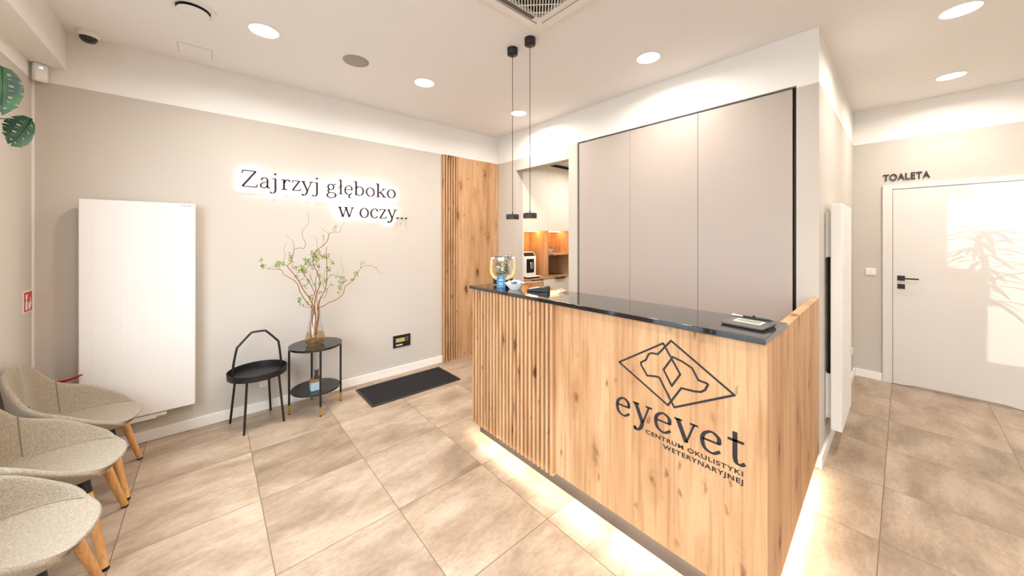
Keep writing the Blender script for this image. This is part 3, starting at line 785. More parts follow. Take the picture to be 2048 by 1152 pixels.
# ------------------------------------------------------------------ felt shell chairs
def make_chair(loc, label):
    t = thing('shell_chair', loc, label, 'chair', 'felt shell chairs along the left wall')
    # local frame: +X is the front, seat centre at origin
    NT, NR = 96, 16
    seat_z = 0.440
    def rim(th):
        a = abs((math.degrees(th) + 180) % 360 - 180)      # 0 = front, 180 = back
        def ss(x, e0, e1):
            u = min(max((x - e0) / (e1 - e0), 0), 1); return u * u * (3 - 2 * u)
        tab = ((-40, .004, .262, .97), (0, 0, .262, .97), (34, .003, .264, .96), (60, .052, .266, .90), (90, .140, .262, .80), (118, .205, .252, .78), (132, .285, .252, .78), (145, .365, .256, .78), (160, .392, .236, .77), (180, .402, .214, .77), (200, .392, .236, .77))
        for i in range(1, len(tab) - 2):
            if a <= tab[i + 1][0]:
                P0, P1, P2, P3 = tab[i - 1:i + 3]; h = P2[0] - P1[0]; u = (a - P1[0]) / h; out = []
                for k in (2, 1, 3):
                    m1 = (P2[k] - P0[k]) / (P2[0] - P0[0]) * h; m2 = (P3[k] - P1[k]) / (P3[0] - P1[0]) * h
                    out.append((2 * u ** 3 - 3 * u ** 2 + 1) * P1[k] + (u ** 3 - 2 * u ** 2 + u) * m1 + (-2 * u ** 3 + 3 * u ** 2) * P2[k] + (u ** 3 - u ** 2) * m2)
                return out
        return tab[-2][2], tab[-2][1], tab[-2][3]
    vs = []; fs = []
    for j in range(NR + 1):
        for i in range(NT):
            th = 2 * PI * i / NT
            rr, hh, cr = rim(th)
            s = j / NR
            ex = 1.0 / (abs(math.cos(th)) ** 2.2 + abs(math.sin(th)) ** 2.2) ** (1 / 2.2)
            flat = max(0.0, 1 - hh / 0.05)
            if s <= 0.62:
                q = s / 0.62; rad = rr * cr * q * ex
                z = seat_z - 0.014 * (1 - q * q)
            else:
                q = (s - 0.62) / 0.38
                rad = (rr * cr + rr * (1 - cr) * (q ** 0.85)) * ex
                z = seat_z + hh * q ** 1.05 - 0.010 * flat * q * q
            vs.append((rad * math.cos(th) * 1.0, rad * math.sin(th) * 0.98, z))
    fs.append(tuple(range(NT)))
    for j in range(NR):
        for i in range(NT):
            i2 = (i + 1) % NT
            fs.append((j * NT + i, (j + 1) * NT + i, (j + 1) * NT + i2, j * NT + i2))
    mb = MB().add(vs[NT:], [tuple(range(NT))] + [tuple(v - NT for v in f) for f in fs[1 + NT:]], 0, True)
    sh = mb.build('seat_shell', M['felt'], t, world=False, normals=False)
    so = sh.modifiers.new('thick', 'SOLIDIFY'); so.thickness = 0.027; so.offset = -1.0
    bv = sh.modifiers.new('round', 'SUBSURF'); bv.levels = 1; bv.render_levels = 1
    # seams: where the wings meet the seat, and the two upright ones that set off the back
    def surf(th, s):
        i = th / (2 * PI) * NT; j = s * NR
        i0 = int(math.floor(i)) % NT; i1 = (i0 + 1) % NT; fi = i - math.floor(i)
        j0 = min(int(j), NR - 1); fj = j - j0
        g = lambda jj, ii: Vector(vs[jj * NT + ii])
        return (g(j0, i0) * (1 - fi) + g(j0, i1) * fi) * (1 - fj) + (g(j0 + 1, i0) * (1 - fi) + g(j0 + 1, i1) * fi) * fj
    ms = MB()
    pts = [surf(R(a) % (2 * PI), 0.635) + Vector((0, 0, 0.0012)) for a in range(44, 317, 4)]
    ms.tube(pts, 0.0022, 6)
    for a in (121, 239):
        ms.tube([surf(R(a), 0.66 + 0.33 * q / 8) * 1.0 + Vector((0.001, 0, 0)) for q in range(9)], 0.0022, 6)
    ms.build('seam', M['seam'], sh, world=False)
    fr_ = MB()
    for a in (45, 135, 225, 315):
        fr_.tube([(0, 0, seat_z - 0.070), (0.19 * math.cos(R(a)), 0.19 * math.sin(R(a)), seat_z - 0.062)], 0.011, 8)
    fr_.lathe([(0, 0), (0.07, 0), (0.07, 0.03), (0, 0.03)], (0, 0, seat_z - 0.082), 20)
    fr_.build('under_frame', M['black'], t, world=False)
    for sx, sy in ((1, 1), (1, -1), (-1, 1), (-1, -1)):
        top = Vector((0.140 * sx, 0.150 * sy, seat_z - 0.046)); foot = Vector((0.222 * sx, 0.250 * sy, 0.012))
        sock = top.lerp(foot, 0.14)
        MB().tube([top.lerp(foot, -0.03), sock], [0.0225, 0.0215], 18).build('leg_socket', M['black'], t, world=False)
        lg_ = MB().tube([sock, foot], [0.021, 0.0145], 18).build('leg', M['beech'], t, world=False)
        MB().tube([foot, foot - Vector((-0.001, -0.001, 0.0118))], [0.015, 0.0145], 18).build('foot_cap', M['black'], lg_, world=False)
    return t
for y, s_ in ((3.27, 'grey felt shell chair farthest from the camera, beside the white radiator'), (2.70, 'grey felt shell chair in the middle of the row of three'), (2.115, 'grey felt shell chair nearest the camera, cut off by the photo edge')):
    if y == 3.27: ch0 = make_chair((-0.587, y, 0), s_)
    else:
        q = copy_tree(ch0); q.location = (-0.587, y, 0); q['label'] = s_

# ------------------------------------------------------------------ tray table with a carrying handle
t = thing('tray_table', (0.305, 3.575, 0), 'round black metal tray table with an arched carrying handle', 'side table')
cx, cy = 0.305, 3.575
MB().lathe([(0, 0.405), (0.203, 0.405), (0.206, 0.453), (0.201, 0.453), (0.199, 0.412), (0, 0.412)], (cx, cy, 0), 56).build('tray', M['black'], t)
hp = [(0.138, 0.405), (0.146, 0.520), (0.166, 0.640), (0.180, 0.665), (0.252, 0.748), (0.275, 0.760), (0.345, 0.760), (0.368, 0.748), (0.438, 0.665), (0.450, 0.640), (0.464, 0.520), (0.473, 0.405)]
MB().tube([(x, cy, z) for x, z in crom(hp, 4)], 0.0085, 12).build('handle', M['black'], t)
for fx, fy in ((0.129, 3.700), (0.203, 3.403), (0.412, 3.745), (0.472, 3.451)):
    d_ = Vector((fx - cx, fy - cy, 0)) * 0.80
    MB().tube([(cx + d_.x, cy + d_.y, 0.404), (fx, fy, 0.0)], 0.0085, 12).build('leg', M['black'], t)

# ------------------------------------------------------------------ two-tier side table
t = thing('side_table', (0.730, 3.54, 0), 'two-tier round black side table with brass feet, holding the branches', 'side table')
cx, cy = 0.730, 3.54
MB().lathe([(0, 0.563), (0.214, 0.563), (0.214, 0.580), (0, 0.580)], (cx, cy, 0), 60).build('table_top', M['blackshine'], t)
MB().lathe([(0, 0.177), (0.197, 0.177), (0.197, 0.188), (0, 0.188)], (cx, cy, 0), 60).build('shelf', M['blackshine'], t)
for a in (-92, -2, 88, 178):
    px, py = cx + 0.207 * math.cos(R(a)), cy + 0.207 * math.sin(R(a))
    l_ = MB().tube([(px, py, 0.562), (px, py, 0.082)], 0.009, 14).build('leg', M['black'], t)
    MB().tube([(px, py, 0.0815), (px, py, 0.010)], 0.0095, 14).build('brass_sleeve', M['brass'], l_)
    MB().tube([(px, py, 0.0098), (px, py, 0.0)], 0.009, 14).build('foot_pad', M['black'], l_)
    MB().tube([(cx + 0.196 * math.cos(R(a)), cy + 0.196 * math.sin(R(a)), 0.182), (px, py, 0.182)], 0.004, 8).build('shelf_pin', M['black'], l_)
t = thing('figurine', (0.716, 3.50, 0.1885), 'small dark cat figurine sitting on a pale blue block on the lower shelf', 'figurine')
box(0.673, 0.757, 3.445, 3.51, 0.1885, 0.262).build('block', M['stone'], t, bevel=0.002)
box(0.671, 0.759, 3.443, 3.512, 0.2625, 0.285).build('block_top', M['slatback'], t, bevel=0.002)
bx, by = 0.722, 3.478
mb = MB().lathe([(0, 0.286), (0.020, 0.286), (0.022, 0.296), (0.017, 0.318), (0.012, 0.332), (0, 0.334)], (bx, by, 0), 18)
mb.lathe([(0, 0.326), (0.012, 0.329), (0.018, 0.343), (0.014, 0.357), (0, 0.361)], (bx, by - 0.003, 0), 18)
for s_ in (-1, 1):
    mb.tube([(bx + s_ * 0.012, by - 0.002, 0.350), (bx + s_ * 0.017, by - 0.002, 0.374)], [0.006, 0.001], 8)
    mb.tube([(bx + s_ * 0.010, by - 0.014, 0.318), (bx + s_ * 0.010, by - 0.020, 0.290)], [0.006, 0.006], 8)
    mb.tube([(bx + s_ * 0.006, by - 0.017, 0.346), (bx + s_ * 0.006, by - 0.0205, 0.346)], 0.003, 8)
mb.tube([(bx + 0.014, by + 0.014, 0.290), (bx + 0.028, by + 0.008, 0.292), (bx + 0.030, by - 0.008, 0.291)], [0.005, 0.004, 0.003], 8)
mb.build('cat', M['darkgrey'], t)

# ------------------------------------------------------------------ vase with curly willow
VX, VY, VZ = 0.722, 3.53, 0.5805
t = thing('glass_vase', (VX, VY, VZ), 'clear conical glass vase with amber water on the side table', 'vase')
MB().lathe([(0, 0.002), (0.060, 0.0), (0.076, 0.014), (0.082, 0.050), (0.072, 0.105), (0.056, 0.19), (0.046, 0.26), (0.044, 0.325), (0.0425, 0.325), (0.0445, 0.26), (0.0545, 0.19), (0.0705, 0.105), (0.080, 0.050), (0.074, 0.018), (0.058, 0.006), (0, 0.006)], (VX, VY, VZ), 44).build('body', M['glass'], t)
MB().lathe([(0, 0.007), (0.058, 0.007), (0.073, 0.019), (0.079, 0.050), (0.0695, 0.104), (0, 0.104)], (VX, VY, VZ), 36).build('water', M['water'], t)
br = thing('willow_branches', (VX, VY, VZ + 0.008), 'bunch of curly willow branches with young green leaves in the vase', 'branches')
def wp(zx, zy, dep=3.54):
    """a traced twig point, put on its own depth plane in the bunch"""
    u, v = 500 + zx / 4.267, 430 + zy / 4.267
    f, a = 688.1, 0.8495
    s = (u - 1024) / f
    dx, dy, dz = math.cos(a) + math.sin(a) * s, math.sin(a) - math.cos(a) * s, (477 - v) / f
    q = dep / dy
    return Vector((dx * q, dep, 1.54 + dz * q))
twigs = [  # points (traced in the 300 px crop), depth offset at the tip, base and tip radius
 ([(555, 1030), (535, 900), (545, 800), (500, 700), (455, 640), (415, 560), (345, 470), (320, 435), (350, 400), (370, 330), (375, 295)], -.10, 5.5, 2.2),
 ([(375, 295), (430, 280), (460, 285), (475, 240), (450, 190), (445, 140), (470, 105), (500, 70), (500, 20), (485, -20)], -.10, 2.2, 1.0),
 ([(375, 295), (370, 230), (340, 200), (300, 165)], -.10, 1.6, 0.8),
 ([(520, 1040), (515, 920), (530, 800), (480, 740), (430, 660), (400, 580), (340, 535), (290, 510), (270, 470), (210, 462), (140, 460)], .06, 5.0, 1.8),
 ([(270, 470), (210, 440), (150, 450)], .05, 1.8, 1.0),
 ([(285, 400), (300, 340), (290, 290), (310, 250), (295, 235)], .04, 1.4, 0.8),
 ([(575, 1020), (560, 900), (545, 800), (560, 700), (520, 600), (480, 530), (440, 480), (440, 420)], .12, 4.5, 1.6),
 ([(540, 1050), (560, 880), (550, 760), (580, 640), (600, 580), (570, 480), (545, 430), (540, 350), (565, 300), (620, 265), (660, 220), (675, 160)], -.04, 5.0, 2.6),
 ([(675, 160), (710, 145), (765, 145), (780, 100), (805, 55)], -.04, 2.2, 0.9),
 ([(675, 160), (630, 130), (590, 95)], -.02, 1.6, 0.7),
 ([(620, 265), (630, 220), (630, 180)], -.03, 1.4, 0.7),
 ([(545, 430), (600, 380), (650, 365), (700, 395), (712, 420)], -.02, 2.2, 1.4),
 ([(520, 1060), (590, 880), (580, 780), (600, 710), (640, 640), (655, 560), (655, 460), (655, 350), (650, 310), (657, 275)], .08, 5.0, 2.2),
 ([(560, 1060), (590, 840), (600, 800), (660, 755), (740, 720), (790, 680), (815, 610), (860, 575), (905, 510), (940, 460), (975, 430)], .02, 5.5, 2.4),
 ([(975, 430), (1040, 435), (1080, 460), (1120, 500), (1155, 492)], .02, 2.2, 0.9),
 ([(540, 820), (480, 800), (440, 760), (410, 715)], .10, 2.6, 1.0),
 ([(415, 560), (460, 540), (470, 480), (500, 430), (540, 380), (570, 330)], -.08, 2.6, 1.2),
 ([(430, 610), (490, 590), (520, 540), (515, 490)], .02, 2.0, 1.0),
 ([(640, 640), (620, 560), (640, 480), (635, 450)], .10, 2.0, 0.9),
 ([(655, 560), (690, 510), (715, 520)], .09, 2.0, 1.2),
 ([(780, 520), (795, 470), (780, 420), (785, 370)], .05, 1.3, 0.7),
 ([(760, 690), (780, 600), (770, 540), (740, 480)], .06, 1.5, 0.9),
 ([(545, 1040), (575, 900), (600, 720), (640, 700), (660, 640), (690, 590), (690, 560)], -.12, 3.0, 1.0),
 ([(575, 280), (570, 210), (550, 185), (510, 185)], -.06, 1.3, 0.7),
 ([(560, 1050), (520, 860), (540, 700), (560, 640), (530, 560), (500, 500)], .14, 3.4, 1.2),
 ([(550, 1050), (580, 860), (575, 760), (560, 560), (590, 450), (585, 410)], -.14, 3.4, 1.0),
]
rnd = random.Random(5)
leafspots = []
for pts, dof, r0, r1 in twigs:
    tm = MB()
    n_ = len(pts); start_in = pts[0][1] > 850
    W3 = []
    for i, p in enumerate(pts):
        q = i / (n_ - 1)
        dep = VY + (dof * q if start_in else dof)
        if p[1] > 850: dep = VY + rnd.uniform(-0.012, 0.012)
        W3.append(wp(p[0], p[1], dep))
    # smooth
    out = []
    for i in range(n_ - 1):
        p0 = W3[i - 1] if i else W3[i]; p1 = W3[i]; p2 = W3[i + 1]; p3 = W3[i + 2] if i + 2 < n_ else W3[i + 1]
        for j in range(6):
            s = j / 6
            out.append(0.5 * ((2 * p1) + (p2 - p0) * s + (2 * p0 - 5 * p1 + 4 * p2 - p3) * s * s + (3 * p1 - p0 - 3 * p2 + p3) * s ** 3) + Vector([rnd.uniform(-.0015, .0015) for _ in range(3)]))
    out.append(W3[-1])
    # keep the foot inside the vase
    for i, p in enumerate(out):
        if p.z < VZ + 0.33:
            h_ = max(p.z - VZ, 0.012); rmax = (0.030 if h_ > 0.22 else 0.05)
            d_ = Vector((p.x - VX, p.y - VY, 0))
            if d_.length > rmax: d_ = d_.normalized() * rmax
            out[i] = Vector((VX + d_.x, VY + d_.y, VZ + h_))
    L = len(out)
    tm.tube(out, [(r0 + (r1 - r0) * (i / (L - 1)) ** 0.7) * 0.00100 for i in range(L)], 6)
    tm.build('branch', M['twig2'] if r0 > 4 else M['twig'], br)
# leaves as one dense part per twig cluster
clusters = [(100, 380, 12, 12), (110, 440, 22, 20), (235, 420, 26, 26), (285, 410, 14, 20), (345, 350, 14, 30), (350, 400, 14, 16), (375, 450, 20, 12), (440, 450, 24, 22),
            (490, 400, 26, 26), (470, 480, 22, 18), (545, 340, 30, 32), (580, 320, 24, 20), (600, 350, 22, 14), (650, 350, 30, 22), (575, 430, 16, 14), (700, 410, 14, 14),
            (670, 460, 14, 22), (595, 520, 14, 20), (695, 515, 16, 6), (740, 520, 14, 18), (780, 560, 22, 36), (770, 620, 20, 18), (810, 560, 12, 16), (870, 555, 16, 12),
            (905, 500, 20, 22), (960, 405, 12, 16), (940, 440, 8, 10), (725, 110, 10, 20), (425, 725, 18, 22), (440, 765, 10, 8), (520, 700, 18, 22), (600, 665, 20, 10),
            (490, 750, 14, 14), (1085, 445, 8, 5), (470, 610, 8, 20), (500, 570, 18, 14), (590, 580, 12, 14), (650, 560, 14, 26), (630, 190, 6, 16), (400, 520, 20, 16),
            (655, 635, 12, 8), (545, 590, 14, 10), (755, 665, 8, 10), (690, 595, 10, 8), (420, 480, 16, 14), (520, 440, 22, 16), (560, 380, 24, 16)]
for ci, (cx_, cy_, rx_, ry_) in enumerate(clusters):
    lm = MB(); dd = rnd.uniform(-.08, .10)
    for q in range(max(4, int(rx_ * ry_ / 13))):
        p = wp(cx_ + rnd.uniform(-rx_, rx_), cy_ + rnd.uniform(-ry_, ry_), VY + dd + rnd.uniform(-.02, .02))
        l_ = rnd.uniform(0.009, 0.017); E3 = Euler((rnd.uniform(-1.2, 1.2), rnd.uniform(-1.2, 1.2), rnd.uniform(0, 6.28))).to_matrix()
        w_ = l_ * 0.34
        pl = [(0, 0, 0), (w_, l_ * .35, .001), (w_ * .8, l_ * .7, 0), (0, l_, -.001), (-w_ * .8, l_ * .7, 0), (-w_, l_ * .35, .001), (0, l_ * .5, .0012)]
        P3 = [p + E3 @ Vector(a_) for a_ in pl]
        P3 += [v_ - E3 @ Vector((0, 0, 0.0006)) for v_ in P3]
        lm.add(P3, [(0, 1, 6), (1, 2, 6), (2, 3, 6), (3, 4, 6), (4, 5, 6), (5, 0, 6), (8, 7, 13), (9, 8, 13), (10, 9, 13), (11, 10, 13), (12, 11, 13), (7, 12, 13)])
    lm.build('leaf_cluster', M['budleaf'], br, normals=False)

# ------------------------------------------------------------------ wall and floor fittings
t = thing('control_panel', (1.655, YA, 0.30), 'black wall-mounted alarm panel with amber display low on the back wall', 'control panel')
box(1.554, 1.757, YA - 0.012, YA - 0.0005, 0.302, 0.437).build('plate', M['black'], t, bevel=0.002)
box(1.582, 1.686, YA - 0.0140, YA - 0.0122, 0.360, 0.405).build('display', M['amberlcd'], t)
mb = MB()
for i in range(2):
    for j in range(3):
        mb.box(1.692 + i * 0.021, 1.709 + i * 0.021, YA - 0.0145, YA - 0.0122, 0.359 + j * 0.0185, 0.374 + j * 0.0185)
mb.build('keypad', M['steel'], t)
box(1.586, 1.660, YA - 0.0140, YA - 0.0122, 0.322, 0.336).build('label', M['paper'], t)
t = thing('entrance_mat', (1.585, 3.43, 0), 'black ribbed doormat in a metal edge frame on the tiles', 'doormat')
MB().box(1.112, 2.058, 3.190, 3.207, 0, 0.010).box(1.112, 2.058, 3.651, 3.668, 0, 0.010).box(1.112, 1.130, 3.207, 3.651, 0, 0.010).box(2.040, 2.058, 3.207, 3.651, 0, 0.010).build('frame', M['matframe'], t, bevel=0.002)
mb = MB().box(1.131, 2.039, 3.208, 3.650, 0, 0.007)
for i in range(60):
    y = 3.210 + i * 0.0073
    mb.box(1.132, 2.038, y, y + 0.004, 0.007, 0.0095)
mb.build('mat_surface', M['mat'], t)
t = thing('light_switch', (XD, 0.237, 1.14), 'white double light switch beside the toilet door', 'light switch')
box(XD - 0.009, XD - 0.0005, 0.196, 0.279, 1.135, 1.215).build('plate', M['plastic'], t, bevel=0.003)
for y in (0.204, 0.239): box(XD - 0.013, XD - 0.0092, y, y + 0.032, 1.146, 1.204).build('rocker', M['plastic'], t, bevel=0.002)
t = thing('wall_outlet', (0.37, YA, 0.20), 'small white socket low on the wall behind the tray table', 'outlet')
box(0.335, 0.412, YA - 0.009, YA - 0.0005, 0.205, 0.283).build('plate', M['plastic'], t, bevel=0.003)
MB().lathe([(0, 0), (0.019, 0), (0.021, 0.004), (0.024, 0.004), (0.024, -0.001), (0, -0.001)], (0, 0, 0), 20).build('socket_ring', M['plastic'], t, world=False).rotation_euler = (R(90), 0, 0)
bpy.data.objects['socket_ring'].location = (0.0035, -0.0095, 0.044)
t = thing('wall_outlet', (5.26, YC, 0.27), 'white socket on the passage wall past the narrow radiator', 'outlet')
box(5.22, 5.30, YC - 0.010, YC - 0.0005, 0.27, 0.35).build('plate', M['plastic'], t, bevel=0.003)
# fire sign and extinguisher
t = thing('fire_sign', (XL, 3.727, 1.07), 'red fire extinguisher pictogram sign on the left wall', 'sign')
box(XL, XL + 0.003, 3.650, 3.800 - 0.012, 1.066, 1.204).build('plate', M['plastic'], t)
box(XL + 0.003, XL + 0.004, 3.657, 3.781, 1.073, 1.197).build('red_field', M['redsign'], t)
mb = MB().prism([(3.675, 1.083), (3.705, 1.083), (3.705, 1.135), (3.697, 1.143), (3.683, 1.143), (3.675, 1.135)], 'yz', XL + 0.0041, XL + 0.0047)
mb.prism([(3.682, 1.148), (3.700, 1.148), (3.708, 1.185), (3.676, 1.178)], 'yz', XL + 0.0041, XL + 0.0047)
mb.prism([(3.725, 1.085), (3.745, 1.082), (3.768, 1.112), (3.760, 1.148), (3.748, 1.165), (3.752, 1.130), (3.738, 1.118), (3.730, 1.140), (3.720, 1.112)], 'yz', XL + 0.0041, XL + 0.0047)
mb.build('pictogram', M['plastic'], t)
t = thing('fire_extinguisher', (-0.755, 3.70, 0), 'red fire extinguisher with its lever showing behind the farthest chair', 'fire extinguisher')
MB().lathe([(0, 0.0), (0.062, 0.0), (0.065, 0.008), (0.065, 0.44), (0.055, 0.49), (0.028, 0.52), (0.022, 0.535), (0, 0.535)], (-0.755, 3.70, 0), 30).build('cylinder', M['red'], t)
MB().lathe([(0, 0.536), (0.018, 0.536), (0.018, 0.575), (0, 0.577)], (-0.755, 3.70, 0), 18).build('valve', M['black'], t)
MB().tube([(-0.765, 3.70, 0.585), (-0.70, 3.67, 0.600), (-0.640, 3.63, 0.628)], [0.010, 0.008, 0.005], 8).tube([(-0.765, 3.70, 0.570), (-0.68, 3.65, 0.575)], 0.006, 8).build('lever', M['red'], t)
MB().tube([(-0.755, 3.68, 0.55), (-0.77, 3.62, 0.52), (-0.785, 3.62, 0.42), (-0.78, 3.625, 0.22)], 0.009, 8).build('hose', M['black'], t)

# ------------------------------------------------------------------ ceiling fittings
lights = [(0.28, 2.882, 'round recessed downlight nearest the left wall, above the radiator'), (1.47, 2.878, 'round recessed downlight between the ceiling speaker and the pendants'),
          (2.63, 2.875, 'round recessed downlight deepest in the corner, behind the pendant cables'), (2.587, 1.32, 'round recessed downlight in front of the wardrobe'),
          (3.50, -0.235, 'round recessed downlight at the top right corner of the photo, the largest'), (4.86, -0.275, 'round recessed downlight in front of the toilet door'),
          (0.28, 0.9, 'round recessed downlight over the floor right in front of the camera'), (1.30, -0.2, 'round recessed downlight over the floor to the right of the camera'), (0.20, -1.5, 'round recessed downlight behind the camera by the shop window'), (1.9, -1.7, 'round recessed downlight behind and to the right of the camera'), (3.5, -1.9, 'round recessed downlight at the far end of the passage side, outside the frame'), (4.0, 2.75, 'added unseen downlight that brightens the kitchenette from its lowered ceiling'), (4.86, -1.9, 'round recessed downlight beyond the toilet door, outside the frame')]  # the kitchenette lamp is added to brighten the units, its source is unseen
for x, y, s_ in lights:
    zc = ZC if not (x == 4.0) else 2.64
    t = thing('ceiling_downlight', (x, y, zc), s_ or 'round recessed downlight outside the photographed view', 'ceiling light', 'recessed ceiling downlights')
    MB().lathe([(0.084, -0.0005), (0.094, -0.0005), (0.094, -0.004), (0.084, -0.006)], n=40).add([], []).build('trim_ring', M['white'], t, world=False)
    MB().lathe([(0, -0.0030), (0.084, -0.0030), (0.084, -0.0008), (0, -0.0008)], n=40, smooth=False).build('lens', M['lamp'], t, world=False)
    ld = bpy.data.lights.new('beam', 'AREA'); ld.shape = 'DISK'; ld.size = 0.16; ld.energy = LAMP_W; ld.color = LAMP_COL; ld.spread = R(164)
    lo = bpy.data.objects.new('beam', ld); COL.objects.link(lo); lo.parent = t; lo.location = (0, 0, -0.0075)
t = thing('ceiling_speaker', (0.88, 2.89, ZC), 'flat round grey speaker grille in the ceiling', 'speaker')
MB().lathe([(0, -0.006), (0.092, -0.006), (0.096, -0.0005), (0, -0.0005)], n=44).build('grille', M['grille'], t, world=False)
t = thing('ceiling_vent', (-0.075, 2.895, ZC), 'round white disc valve air vent at the top edge of the photo', 'air vent')
MB().lathe([(0.082, -0.0005), (0.110, -0.0005), (0.108, -0.008), (0.085, -0.012), (0.082, -0.010)], n=44).build('ring', M['white'], t, world=False)
MB().lathe([(0, -0.0006), (0.0815, -0.0006), (0.0815, -0.0012), (0, -0.0012)], n=44).build('throat', M['black'], t, world=False)
MB().lathe([(0, -0.002), (0.010, -0.002), (0.012, -0.018), (0.074, -0.020), (0.078, -0.026), (0.040, -0.036), (0, -0.038)], n=44).build('disc', M['white'], t, world=False)
t = thing('access_hatch', (-0.08, 3.545, ZC), 'small square white inspection hatch flush in the ceiling', 'hatch')
box(-0.173, 0.014, 3.452, 3.638, ZC - 0.002, ZC - 0.0006).build('panel', M['ceiling'], t)
box(-0.176, 0.017, 3.449, 3.641, ZC - 0.0006, ZC - 0.0002).build('joint', M['grille'], t)
t = thing('dome_camera', (-0.625, 3.70, ZC), 'white security camera with a black dome beside the beam', 'security camera')
MB().lathe([(0, -0.0005), (0.056, -0.0005), (0.056, -0.022), (0.044, -0.040), (0, -0.040)], n=32).build('mount', M['plastic'], t, world=False)
MB().lathe([(0.043, -0.0402), (0.041, -0.054), (0.030, -0.070), (0, -0.078)], n=32).build('dome', M['blackshine'], t, world=False)
t = thing('motion_sensor', (-0.845, 3.76, 2.61), 'white motion sensor with a blue light in the left corner', 'motion sensor')
sn = box(-0.032, 0.032, -0.018, 0.018, 0, 0.118).build('housing', M['plastic'], t, bevel=0.010, seg=3, world=False)
box(-0.024, 0.024, -0.0215, -0.0185, 0.012, 0.066).build('lens', M['ceramic'], t, bevel=0.001, world=False)
box(-0.007, 0.007, -0.0205, -0.0185, 0.084, 0.092).build('indicator', M['sensorled'], t, world=False)
t.rotation_euler.z = R(28); t.location = (-0.838, 3.752, 2.572)
# air conditioner cassette
t = thing('ceiling_air_conditioner', (1.22, 1.17, ZC), 'square white ceiling air conditioner cassette with slatted grille', 'air conditioner')
ax0, ax1, ay0, ay1 = 0.75, 1.694, 0.70, 1.646
def rrect(x0, x1, y0, y1, r, n=6):
    out = []
    for (cx_, cy_, a0) in ((x1 - r, y1 - r, 0), (x0 + r, y1 - r, 90), (x0 + r, y0 + r, 180), (x1 - r, y0 + r, 270)):
        out += [(cx_ + r * math.cos(R(a0 + 90 * i / n)), cy_ + r * math.sin(R(a0 + 90 * i / n))) for i in range(n + 1)]
    return out
mb = MB()
o_ = rrect(ax0, ax1, ay0, ay1, 0.05); i_ = rrect(ax0 + 0.13, ax1 - 0.13, ay0 + 0.13, ay1 - 0.13, 0.02); nr = len(o_)
mb.add([(x, y, ZC - 0.0005) for x, y in o_] + [(x, y, ZC - 0.028) for x, y in o_] + [(x, y, ZC - 0.034) for x, y in rrect(ax0 + .012, ax1 - .012, ay0 + .012, ay1 - .012, 0.045)] +
       [(x, y, ZC - 0.034) for x, y in i_] + [(x, y, ZC - 0.004) for x, y in i_],
       [(a * nr + q, a * nr + (q + 1) % nr, (a + 1) * nr + (q + 1) % nr, (a + 1) * nr + q) for a in range(4) for q in range(nr)])
mb.build('fascia', M['plastic'], t)
box(ax0 + 0.13, ax1 - 0.13, ay0 + 0.13, ay1 - 0.13, ZC - 0.006, ZC - 0.001).build('filter', M['darkgrey'], t)
g = MB(); gx0, gx1, gy0, gy1 = ax0 + 0.13, ax1 - 0.13, ay0 + 0.13, ay1 - 0.13; gs = gx1 - gx0
def diag(off, sgn, wd, z0, z1):
    """one bar of the diagonal lattice, clipped to the square opening"""
    if sgn > 0: p = (gx0 + max(0, off), gy0 + max(0, -off)); q = (gx1 + min(0, off), gy1 - max(0, off))
    else: p = (gx0 + max(0, off - gs), gy0 + min(gs, off)); q = (gx0 + min(gs, off), gy0 + max(0, off - gs))
    dx, dy = q[0] - p[0], q[1] - p[1]; l = math.hypot(dx, dy)
    if l < 0.02: return
    nx, ny = -dy / l * wd / 2, dx / l * wd / 2
    g.prism([(p[0] + nx, p[1] + ny), (q[0] + nx, q[1] + ny), (q[0] - nx, q[1] - ny), (p[0] - nx, p[1] - ny)], 'xy', z0, z1)
for q in range(-27, 28): diag(q * 0.0248, 1, 0.006, ZC - 0.034, ZC - 0.022)
for q in range(1, 14): diag(q * 0.099, -1, 0.004, ZC - 0.0345, ZC - 0.030)
g.build('grille', M['plastic'], t)
for (x0, x1, y0, y1) in ((ax0 + 0.115, ax1 - 0.115, ay1 - 0.085, ay1 - 0.032), (ax0 + 0.115, ax1 - 0.115, ay0 + 0.032, ay0 + 0.085), (ax1 - 0.085, ax1 - 0.032, ay0 + 0.115, ay1 - 0.115), (ax0 + 0.032, ax0 + 0.085, ay0 + 0.115, ay1 - 0.115)):
    lv = box(x0, x1, y0, y1, ZC - 0.0395, ZC - 0.0365).build('louvre', M['white'], t, bevel=0.001)
    box(x0 - 0.004, x1 + 0.004, y0 - 0.004, y1 + 0.004, ZC - 0.0362, ZC - 0.0345).build('louvre_gap', M['grille'], lv)
box(ax0 + 0.30, ax1 - 0.165, ay1 - 0.125, ay1 - 0.096, ZC - 0.0362, ZC - 0.0342).build('receiver_strip', M['greyplastic'], t)

